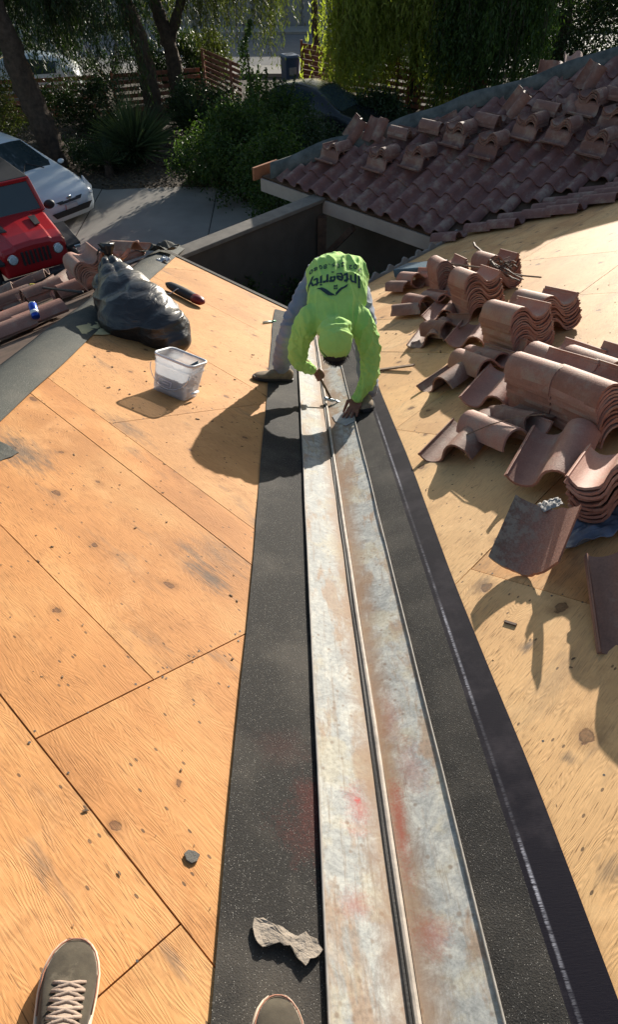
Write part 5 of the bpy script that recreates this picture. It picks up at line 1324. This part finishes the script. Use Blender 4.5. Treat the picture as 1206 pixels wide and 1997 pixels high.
# white van beyond the fence, silver car farther, dark car by the red fence
van = [(2.45, .70, .7, .55, .75), (2.3, .9, .85, .75, .98), (1.5, .95, 1.0, .8, 1.15), (.7, .96, 1.1, .78, 1.85), (-.5, .96, 1.15, .80, 1.93), (-2.2, .95, 1.15, .78, 1.88), (-2.6, .88, 1.0, .7, 1.5)]
saloon('parked_car', 'long white car parked beyond the slatted fence under the trees', 'car', carmat(-10.2, 27.8, -1, -.12), M['white_paint'], [(a_*1.1, *r_) for a_, *r_ in prius], [(4, 5, 3, 11), (5, 7, 3, 4), (5, 7, 10, 11)])
saloon('parked_car', 'silver blue car parked in the street at the far left', 'car', carmat(-17.0, 34.5, .9, -.3), M['silver_paint'], prius, [(4, 5, 3, 11), (5, 7, 3, 4), (5, 7, 10, 11)])
saloon('parked_car', 'dark car with a blue tinted screen in front of the reddish fence', 'car', carmat(1.0, 23.0, .80, -.60), M['black_paint'], prius, [(4, 5, 3, 11), (5, 7, 3, 4), (5, 7, 10, 11), (7, 8, 3, 11)])

# ------------------------------------------------------------------ fences
def fence(a, b, z0, h, slat, gap, mt, label, posts=2.2, group=None):
    a = Vector((a[0], a[1], z0)); b = Vector((b[0], b[1], z0)); L_ = (b-a).length; d = (b-a)/L_; nrm = Vector((-d.y, d.x, 0))
    root = thing('fence', label, 'fence', tuple(a), group); inv = Matrix.Translation(-a); root['kind'] = 'thing'
    s = MB(); z = .12; rr = random.Random(int(L_*100))
    while z < h:
        s.beam(a+Vector((0, 0, z))+nrm*.03, b+Vector((0, 0, z+rr.uniform(-.01, .01)))+nrm*.03, .022, slat); z += slat+gap
    o = s.build('slats', mt, root); o.matrix_parent_inverse = inv
    k = 0
    while k*posts <= L_+.1:
        p = a+d*min(k*posts, L_); s = MB(); s.beam(p-nrm*.04, p-nrm*.04+Vector((0, 0, h+.05)), .09, .09, up=Vector((1, 0, 0))); o = s.build('post', mt, root); o.matrix_parent_inverse = inv; k += 1
fence((-13, 24.6), (-6.4, 25.9), GZ, 1.3, .12, .085, M['redwood'], 'long slatted timber fence at the left in front of the long white car')
fence((-6.2, 26.0), (-3.3, 26.9), GZ, 1.25, .12, .085, M['redwood'], 'slatted fence panel right behind the two leaning trunks')
fence((-3.1, 26.7), (-1.75, 24.3), GZ, 1.75, .10, .06, M['redwood'], 'dark slatted fence panel turned towards the house beside the opening')
fence((.35, 29.3), (1.75, 28.0), GZ, 1.55, .15, .012, M['redwood'], 'close boarded reddish fence beside the blue recycling bin')
fence((1.85, 27.9), (6.8, 24.6), GZ, 1.45, .13, .07, M['redwood'], 'slatted reddish fence behind the dark car under the bright willow')
# recycling bin
bn = thing('wheelie_bin', 'blue wheeled recycling bin standing at the end of the reddish fence', 'bin', mat=Matrix.Translation((-.12, 29.6, GZ)) @ Matrix.Rotation(.4, 4, 'Z'))
s = MB(); s.loft([[Vector((x*k, y*k, z)) for x, y in ((-.29, -.3), (.29, -.3), (.29, .3), (-.29, .3))] for z, k in ((.06, .82), (.95, 1.0), (1.0, 1.05))]); s.build('body', simple('blue_bin', (.05, .09, .17), .5, .15, 5, .1), bn, bevel=.03)
s = MB(); s.loft([[Vector((x*k, y*k+(.02), z)) for x, y in ((-.31, -.34), (.31, -.34), (.31, .32), (-.31, .32))] for z, k in ((1.0, 1.0), (1.05, 1.0), (1.10, .8))]); s.build('lid', simple('blue_lid', (.06, .10, .18), .5, .15, 5, .1), bn, bevel=.02)
for sx in (-1, 1):
    s = MB(); s.tube([(sx*.27, .28, .12), (sx*.32, .28, .12)], .12, 14); s.build('wheel', M['black_rubber'], bn)
s = MB(); s.box((0, -.285, .6), (.3, .03, .25)); s.build('sticker', simple('pale_sticker', (.3, .32, .36), .6, .2, 9, 0), bn)

# ------------------------------------------------------------------ houses across the street
def farhouse(x, y, w_, d_, h, label, wc, rc):
    root = thing('street_house', label, 'house', (x, y, GZ)); root['kind'] = 'thing'; inv = Matrix.Translation((-x, -y, -GZ))
    def pt_(o): o.matrix_parent_inverse = inv; return o
    s = MB(); s.box((x, y, GZ+h/2), (w_, d_, h)); pt_(s.build('wall', wc, root))
    s = MB(); o_ = .5; z = GZ+h
    s.add([(x-w_/2-o_, y-d_/2-o_, z), (x+w_/2+o_, y-d_/2-o_, z), (x+w_/2+o_, y+d_/2+o_, z), (x-w_/2-o_, y+d_/2+o_, z), (x-w_/2+d_/2, y, z+1.6), (x+w_/2-d_/2, y, z+1.6)], [(0, 1, 5, 4), (1, 2, 5), (2, 3, 4, 5), (3, 0, 4), (3, 2, 1, 0)])
    pt_(s.build('roof', rc, root))
    yy = y-d_/2
    s = MB(); s.box((x-w_*.22, yy-.02, GZ+1.15), (w_*.3, .06, 2.2)); gd = pt_(s.build('garage_door', simple('pale_door', (.42, .42, .42), .6, .1, 3, .1), root))
    for k in range(1, 5):
        s = MB(); s.box((x-w_*.22, yy-.06, GZ+.05+.44*k), (w_*.3, .02, .03)); o = s.build('panel_line', M['dark_void'], gd); o.matrix_parent_inverse = gd.matrix_world.inverted()
    for k in (.1, .33):
        s = MB(); s.box((x+w_*k, yy-.02, GZ+1.6), (1.3, .08, 1.2)); wd = pt_(s.build('window', simple('white_frame', (.6, .6, .58), .6, .1, 3, 0), root, bevel=.02))
        s = MB(); s.box((x+w_*k, yy-.065, GZ+1.6), (1.12, .03, 1.02)); s.build('pane', M['glass_dark'], wd)
farhouse(-1.5, 84, 15, 8, 3.4, 'pale grey house across the street behind the opening', simple('pale_render', (.40, .40, .42), .9, .1, 2, .2), M['tile_roof'])
farhouse(-24, 85, 16, 8, 3.2, 'tan house across the street at the far left', simple('tan_render', (.36, .28, .2), .9, .1, 2, .2), M['tile_roof'])
farhouse(22, 85, 17, 8, 3.2, 'brown house across the street hidden behind the right trees', simple('brown_render', (.30, .24, .2), .9, .1, 2, .2), M['tile_roof'])

bw = MB(); bw.box((-2, 42.9, GZ+.85), (26, .2, 1.7)); bwo = bw.build('boundary_wall', simple('grey_block_wall', (.26, .25, .25), .9, .15, 1.5, .3), label='pale grey panelled wall along the far side of the street', cat='wall')
for k in range(33):
    s = MB(); s.box((-14.6+.8*k, 42.78, GZ+.85), (.05, .04, 1.7)); s.build('batten', simple('batten', (.20, .19, .19), .9, .1, 3, .1) if k == 0 else bpy.data.materials['batten'], bwo)
# ------------------------------------------------------------------ plants
def leaves(name, P, D, L_, W_, mt, parent=None, curl=.25, **k):
    """one quad pair per leaf; P centres, D directions, L/W sizes (numpy)"""
    n = len(P); D = D/np.linalg.norm(D, axis=1, keepdims=True)
    r = rng.normal(size=(n, 3)); Wd = np.cross(D, r); Wd /= np.linalg.norm(Wd, axis=1, keepdims=True); Nn = np.cross(D, Wd)
    L_ = np.broadcast_to(L_, (n,))[:, None]; W_ = np.broadcast_to(W_, (n,))[:, None]
    a = P - D*L_/2; b = P + Wd*W_/2 + Nn*W_*curl; c = P + D*L_/2; d = P - Wd*W_/2 + Nn*W_*curl
    vs = np.stack([a, b, c, d], 1).reshape(-1, 3)
    me = bpy.data.meshes.new(name); me.vertices.add(4*n); me.vertices.foreach_set('co', vs.ravel().astype(np.float32))
    me.loops.add(4*n); me.loops.foreach_set('vertex_index', np.arange(4*n, dtype=np.int32)); me.polygons.add(n)
    me.polygons.foreach_set('loop_start', np.arange(0, 4*n, 4, dtype=np.int32)); me.polygons.foreach_set('loop_total', np.full(n, 4, dtype=np.int32))
    me.materials.append(mt); me.update(calc_edges=True); me.validate()
    o = bpy.data.objects.new(name, me); return link(o, parent, **k)
def clumps(cs, n, spread, flat=1.0):
    cs = np.array(cs, float); c = cs[rng.integers(0, len(cs), n)]
    return c + rng.normal(size=(n, 3))*np.array([spread, spread, spread*flat])
def shell(cx, cy, cz, rx, ry, rz, nc):
    """clump centres scattered through an uneven ellipsoid, denser outwards"""
    v = rng.normal(size=(nc, 3)); v /= np.linalg.norm(v, axis=1, keepdims=True); v *= (rng.uniform(.35, 1.0, (nc, 1))**.6)
    return v*np.array([rx, ry, rz]) + np.array([cx, cy, cz])
def trunk(parent, pts, rs, name='trunk', n=14, jit=.35):
    P_, R2 = smoothpath(pts, rs, 6); s = MB(); s.tube(P_, R2, n, jit=jit); return s.build(name, M['bark'], parent, sm=True)
def plant(name, label, cat, x, y): 
    o = thing(name, label, cat, (x, y, GZ)); o['kind'] = 'thing'; return o
def setp(o, root): o.parent = root; o.matrix_parent_inverse = Matrix.Translation(-root.location); return o
def bush(name, label, x, y, rx, ry, h, n, mt, ls=.07, nc=60, z0=GZ, cat='shrub', stems=7, spread=.13, top=0, shoots=0):
    root = plant(name, label, cat, x, y); cs = shell(x, y, z0+h*.55, rx, ry, h*.5, nc)
    P = clumps(cs, n, spread)
    for q in range(shoots):
        a, r_ = rng.uniform(0, 2*pi), rng.uniform(0, .85); sx, sy = x+rx*r_*cos(a), y+ry*r_*sin(a); ln = rng.uniform(.5, 1.3); k_ = int(150*ln); ts = rng.uniform(0, 1, k_); lean = rng.normal(0, .22, 2)
        P = np.concatenate([P, np.stack([sx+lean[0]*ts+rng.normal(0, .07, k_)*(1.2-ts), sy+lean[1]*ts+rng.normal(0, .07, k_)*(1.2-ts), z0+h*(.62-.25*r_)+ln*ts], 1)])
    P = P[P[:, 2] > z0+.03]; D = rng.normal(size=P.shape)+np.array([0, 0, .4])
    setp(leaves('foliage', P, D, ls*rng.uniform(.6, 1.4, len(P)), ls*.45*rng.uniform(.7, 1.3, len(P)), mt), root)
    s = MB()
    for k in range(stems):
        c = cs[k % len(cs)]; b0 = Vector((x+random.uniform(-.1, .1), y+random.uniform(-.1, .1), z0)); s.tube([b0, b0.lerp(Vector(c), .5)+Vector((0, 0, .1)), Vector(c)], [.025, .016, .006], 6)
    setp(s.build('stem', M['bark'], sm=True), root); return root
BUSH = []
def weeping(name, label, x, y, zc, rx, ry, nstr, lo, hi, mt, tr_pts, tr_r, ls=.10, lpn=34, topz=None, crown_n=6000, cat='tree', wid=.22, sway=.25):
    root = plant(name, label, cat, x, y)
    for i, (tp, tr_) in enumerate(zip(tr_pts, tr_r)): setp(trunk(None, tp, tr_, 'trunk' if i == 0 else 'limb'), root)
    Ps, Ds, Ls = [], [], []; s = MB()
    nc_ = max(14, nstr//16); ca = rng.uniform(0, 2*pi, nc_); cr = rng.uniform(.08, 1, nc_)**.5; cl = rng.uniform(lo, hi, nc_); czz = rng.uniform(-.7, .8, nc_)
    for k in range(nstr):
        ci = rng.integers(0, nc_); r = cr[ci]; sx, sy = x+rx*r*cos(ca[ci])+rng.normal(0, .20), y+ry*r*sin(ca[ci])+rng.normal(0, .2)
        z0 = zc + czz[ci] - .8*r*r + rng.normal(0, .15); ln = cl[ci]*rng.uniform(.55, 1.08); dx, dy = rng.normal(0, sway, 2)
        ts = np.linspace(0, 1, lpn); p = np.stack([sx+dx*ts+.06*np.sin(ts*9+k), sy+dy*ts+.06*np.cos(ts*7+k), z0-ln*ts], 1) + rng.normal(0, .045, (lpn, 3))
        dd = np.stack([rng.normal(0, .5, lpn), rng.normal(0, .5, lpn), -np.ones(lpn)], 1); Ps.append(p); Ds.append(dd)
        if k % 4 == 0: s.tube([Vector(p[0]), Vector(p[lpn//2]), Vector(p[-1])], [.010, .006, .003], 4, cap=False)
    P = np.concatenate(Ps); D = np.concatenate(Ds)
    setp(leaves('foliage', P, D, ls*1.35*rng.uniform(.4, 1.5, len(P)), ls*1.25*wid*rng.uniform(.7, 1.3, len(P)), mt), root)
    setp(s.build('twigs', M['bark']), root)
    if crown_n:
        cs = shell(x, y, zc+(topz-zc)*.5 if topz else zc+1, rx*.95, ry*.95, ((topz-zc)*.6 if topz else 1.5), 90)
        P = clumps(cs, crown_n, .35); D = rng.normal(size=P.shape)
        setp(leaves('crown', P, D, .20*rng.uniform(.6, 1.4, len(P)), .10, mt), root)
    return root
def gp(x, y, z=GZ): return GP(x, y, z)
def onray(x, y, Y): return AT(x, y, Y)
# the two leaning trunks with hanging olive foliage
a = onray(305, 236, 25.6); a.z = GZ
t1 = [a, onray(296, 190, 25.5), onray(283, 120, 25.4), onray(262, 50, 25.3), onray(240, 0, 25.2), onray(215, -70, 25.1), onray(200, -130, 25)]
b = onray(352, 218, 26.6); b.z = GZ
t2 = [b, onray(347, 170, 26.6), onray(336, 110, 26.6), onray(318, 50, 26.6), onray(300, 0, 26.6), onray(280, -80, 26.6)]
t2b = [onray(330, 85, 26.6), onray(345, 30, 26.6), onray(362, -30, 26.6), onray(380, -100, 26.6)]
weeping('pepper_tree', 'leaning shaggy trunked tree, left one of the pair before the fence', -6.2, 25.2, .6, 2.6, 2.2, 420, 1.4, 3.2, M['leaf_dark'], [t1], [[.36, .30, .27, .25, .23, .2, .15]], ls=.11, topz=2.6, lpn=30)
weeping('pepper_tree', 'forked dark trunked tree, right one of the pair, with yellow green hanging twigs', -2.6, 27.4, .2, 2.4, 1.8, 420, 1.4, 3.3, M['leaf_olive'], [t2, t2b], [[.34, .27, .25, .22, .2, .15], [.16, .15, .12, .09]], ls=.11, topz=2.6, lpn=34)
a = onray(110, 305, 20.6); a.z = GZ
t3 = [a, onray(85, 250, 20.5), onray(50, 170, 20.4), onray(15, 80, 20.3), onray(-25, -10, 20.2), onray(-60, -110, 20.1)]
weeping('street_tree', 'broad dark tree leaning out of the picture at the left edge', -8.6, 22.5, .8, 4.2, 2.6, 1000, 1.4, 3.4, M['leaf_dark'], [t3], [[.42, .33, .30, .28, .26, .2]], ls=.12, topz=3.0, lpn=34, crown_n=9000)
weeping('willow', 'bright yellow green weeping tree overhanging the reddish fence', 3.3, 25.2, -.3, 2.4, 1.5, 1100, 1.6, 4.0, M['leaf_bright'], [[Vector((4.3, 26.6, GZ)), Vector((4.2, 26.5, -2)), Vector((3.9, 26.2, 0)), Vector((3.6, 26, 2))]], [[.26, .22, .18, .1]], ls=.13, topz=.5, lpn=44, crown_n=5000, wid=.26)
weeping('willow', 'greener weeping tree directly left of the far ridge board', 6.1, 24.2, -.4, 1.8, 1.6, 800, 1.3, 3.5, M['leaf_shrub'], [[Vector((6.3, 25.2, GZ)), Vector((6.2, 25.1, -2)), Vector((6.0, 25, 1))]], [[.22, .18, .1]], ls=.12, topz=.3, lpn=40, crown_n=4000, wid=.28)
weeping('pepper_tree', 'thin brown hanging tree over the street opening', .6, 31.5, 1.0, 1.0, 1.0, 70, 1.6, 3.4, M['leaf_olive'], [[Vector((1.0, 32, GZ)), Vector((.9, 32, -2)), Vector((.7, 31.8, 1))]], [[.16, .13, .08]], ls=.12, topz=2.4, lpn=34, crown_n=1500)
for i, (x, y, rx, h, lab) in enumerate([(9.3, 27.5, 2.6, 5.3, 'dense dark tree behind the ridge board'), (13.5, 29.0, 3.0, 5.6, 'dense dark tree at the top right corner'), (7.4, 30.5, 2.2, 5.4, 'dark tree behind the greener weeping tree'), (17.5, 27.0, 3.0, 5.4, 'dark tree just outside the right edge of the street')]):
    root = plant('dense_tree', lab, 'tree', x, y); setp(trunk(None, [Vector((x, y, GZ)), Vector((x+.2, y, GZ+2)), Vector((x, y+.2, GZ+4))], [.28, .22, .12]), root)
    cs = shell(x, y, GZ+h*.56, rx, rx, h*.46, 130); P = clumps(cs, 20000, .30); D = rng.normal(size=P.shape)
    setp(leaves('crown', P, D, .13*rng.uniform(.6, 1.4, len(P)), .06*rng.uniform(.6, 1.4, len(P)), M['leaf_dark']), root)
# shrubs
for (x, y, rx, h, m_, lab) in [(-12.2, 26.3, 1.6, 2.0, 'leaf_dark', 'dark bush behind the fence at the far left'), (-4.4, 28.2, 1.3, 2.2, 'leaf_dark', 'dark bush showing between the two leaning trunks'), (-3.3, 29.6, .8, 1.8, 'leaf_olive', 'olive bush behind the turned fence panel'), (-7.2, 29.8, 2.2, 3.0, 'leaf_dark', 'broad dark bush behind the left leaning trunk'), (-10.5, 31.5, 2.4, 3.2, 'leaf_dark', 'broad dark bush behind the long white car'), (4.6, 29.5, 2.2, 3.0, 'leaf_dark', 'dark bush behind the slatted reddish fence'), (9.0, 30.5, 2.6, 3.4, 'leaf_dark', 'wide dark bush at the back of the right garden'), (2.6, 22.9, .9, 1.2, 'leaf_dark', 'low dark bush right of the dark car')]:
    root_ = None; BUSH.append((x, y, rx, h, m_, lab))
bush('shrub', 'olive shrub at the left edge below the broad leaning tree', -9.0, 20.6, 1.5, 1.1, 2.6, 9000, M['leaf_olive'], .08, 70)
bush('shrub', 'large dark green shrub in front of the street opening', -1.3, 17.7, 1.5, 1.15, 2.1, 13500, M['leaf_shrub'], .09, 60, spread=.17, shoots=26)
bush('shrub', 'dark shrub left of the dark car', -.8, 20.6, 1.2, 1.0, 1.9, 8000, M['leaf_shrub'], .09, 50, spread=.17, shoots=18)
bush('shrub', 'small round dark shrub tucked against the tiled wing', .5, 17.8, 1.0, 1.0, 1.8, 8000, M['leaf_dark'], .08, 70)
bush('shrub', 'low dark shrub left of the big shrub over the drive', -2.6, 18.9, .8, .7, 1.3, 6000, M['leaf_shrub'], .075, 50)
bush('shrub', 'dark ground hugging shrub behind the white hatchback', -5.5, 20.3, 1.3, .7, .8, 6000, M['leaf_dark'], .07, 50)
bush('shrub', 'tall dark hedge shrub under the fence at the left', -6.6, 23.6, 1.5, .8, 1.5, 8000, M['leaf_dark'], .09, 60)
bush('shrub', 'dark shrub between the second spiky plant and the turned fence', -2.9, 23.3, 1.2, .9, 1.5, 8000, M['leaf_dark'], .08, 60)
bush('courtyard_shrub', 'light green leafy shrub rising in the dark courtyard', -1.05, 9.35, .55, .5, 1.7, 2600, M['leaf_shrub'], .085, 36, cat='shrub')
bush('courtyard_shrub', 'dim low shrub under the timber post in the courtyard', -.1, 9.9, .4, .35, 1.6, 1500, M['leaf_shrub'], .07, 24, cat='shrub')
for (x, y, rx, h, m_, lab) in BUSH: bush('shrub', lab, x, y, rx, rx*.8, h, 9000, M[m_], .10, 70)
bush('courtyard_shrub', 'dark leafy shrub against the courtyard wall', -1.5, 8.3, .5, .4, 2.0, 3000, M['leaf_dark'], .08, 30)
bush('courtyard_shrub', 'dim broad shrub at the courtyard foot of the left eave', -.6, 8.6, .6, .5, 1.5, 3000, M['leaf_shrub'], .08, 30)
bush('courtyard_shrub', 'dark shrub behind the roofer under the right eave', .6, 8.6, .6, .5, 1.8, 3000, M['leaf_dark'], .08, 30)
bush('courtyard_shrub', 'dark shrub below the long eave board of the wing', 1.2, 9.0, .5, .4, 2.0, 2500, M['leaf_dark'], .08, 30)
bush('shrub', 'leafy shrub spilling over the drive close behind the courtyard wall', -.5, 15.6, 1.0, .8, 1.9, 8000, M['leaf_shrub'], .085, 50, spread=.16, shoots=16)
bush('shrub', 'low leafy shrub beside the foot of the tiled wing', .5, 14.6, .7, .7, 1.5, 5000, M['leaf_shrub'], .08, 36, spread=.15, shoots=10)
# tall sapling with upright leafy stem
root = plant('sapling', 'tall thin leafy sapling standing above the big shrub', 'tree', -1.25, 20.0)
x0, y0 = -1.25, 20.0; s = MB(); s.tube([(x0, y0, GZ), (x0+.05, y0, GZ+2), (x0-.05, y0, GZ+3.45)], [.04, .03, .008], 7); setp(s.build('stem', M['bark'], sm=True), root)
ts = rng.uniform(.25, 1, 1100); P = np.stack([x0+rng.normal(0, .20, 1100)*(1.15-ts)+.12*np.sin(ts*14), y0+rng.normal(0, .20, 1100)*(1.15-ts), GZ+3.5*ts], 1); D = rng.normal(size=P.shape)+np.array([0, 0, .8])
setp(leaves('foliage', P, D, .09*rng.uniform(.6, 1.4, len(P)), .045, M['leaf_shrub']), root)
# spiky plants
def yucca(label, x, y, r, n, z0=GZ):
    root = plant('spiky_plant', label, 'plant', x, y); s = MB()
    for k in range(n):
        a = rng.uniform(0, 2*pi); e = rng.uniform(.15, 1.5); ln = r*rng.uniform(.75, 1.1); d = Vector((cos(a)*cos(e), sin(a)*cos(e), sin(e))); sd_ = d.cross(Vector((0, 0, 1))).normalized()
        b0 = Vector((x, y, z0+.35))+d*.08; w_ = .017*r
        p1 = b0+d*ln*.5; p2 = b0+d*ln+Vector((0, 0, -.10*ln*cos(e)))
        s.add([b0-sd_*w_, b0+sd_*w_, p1+sd_*w_*.9, p2, p1-sd_*w_*.9], [(0, 1, 2, 3, 4)])
    setp(s.build('foliage', M['leaf_yucca'], fix=False), root)
    s = MB(); s.tube([(x, y, z0), (x, y, z0+.45)], [.14, .10], 9); setp(s.build('stem', M['bark']), root)
q = gp(268, 322); yucca('large spiky green rosette left of the trunks beside the drive', q.x, q.y, 1.45, 420)
q = gp(385, 272); yucca('smaller spiky rosette right of the leaning trunks', q.x, q.y, 1.15, 300)
q = gp(215, 345); yucca('low spiky rosette near the white hatchback', q.x, q.y, .6, 120)
# ground cover in the bed: leaf litter and low weeds
P = np.stack([rng.uniform(-12, 4, 16000), rng.uniform(18.2, 27, 16000), np.full(16000, GZ)+rng.uniform(.01, .07, 16000)], 1)
P = P[(P[:, 1] > 18.6 + np.maximum(0, -5-P[:, 0])*.75)]
o = leaves('leaf_litter', P, rng.normal(size=P.shape)*np.array([1, 1, .3]), .09, .045, simple('dry_leaf', (.12, .09, .055), .9, .5, 9, 0), label='dry leaf litter covering the planting bed', kind='stuff')
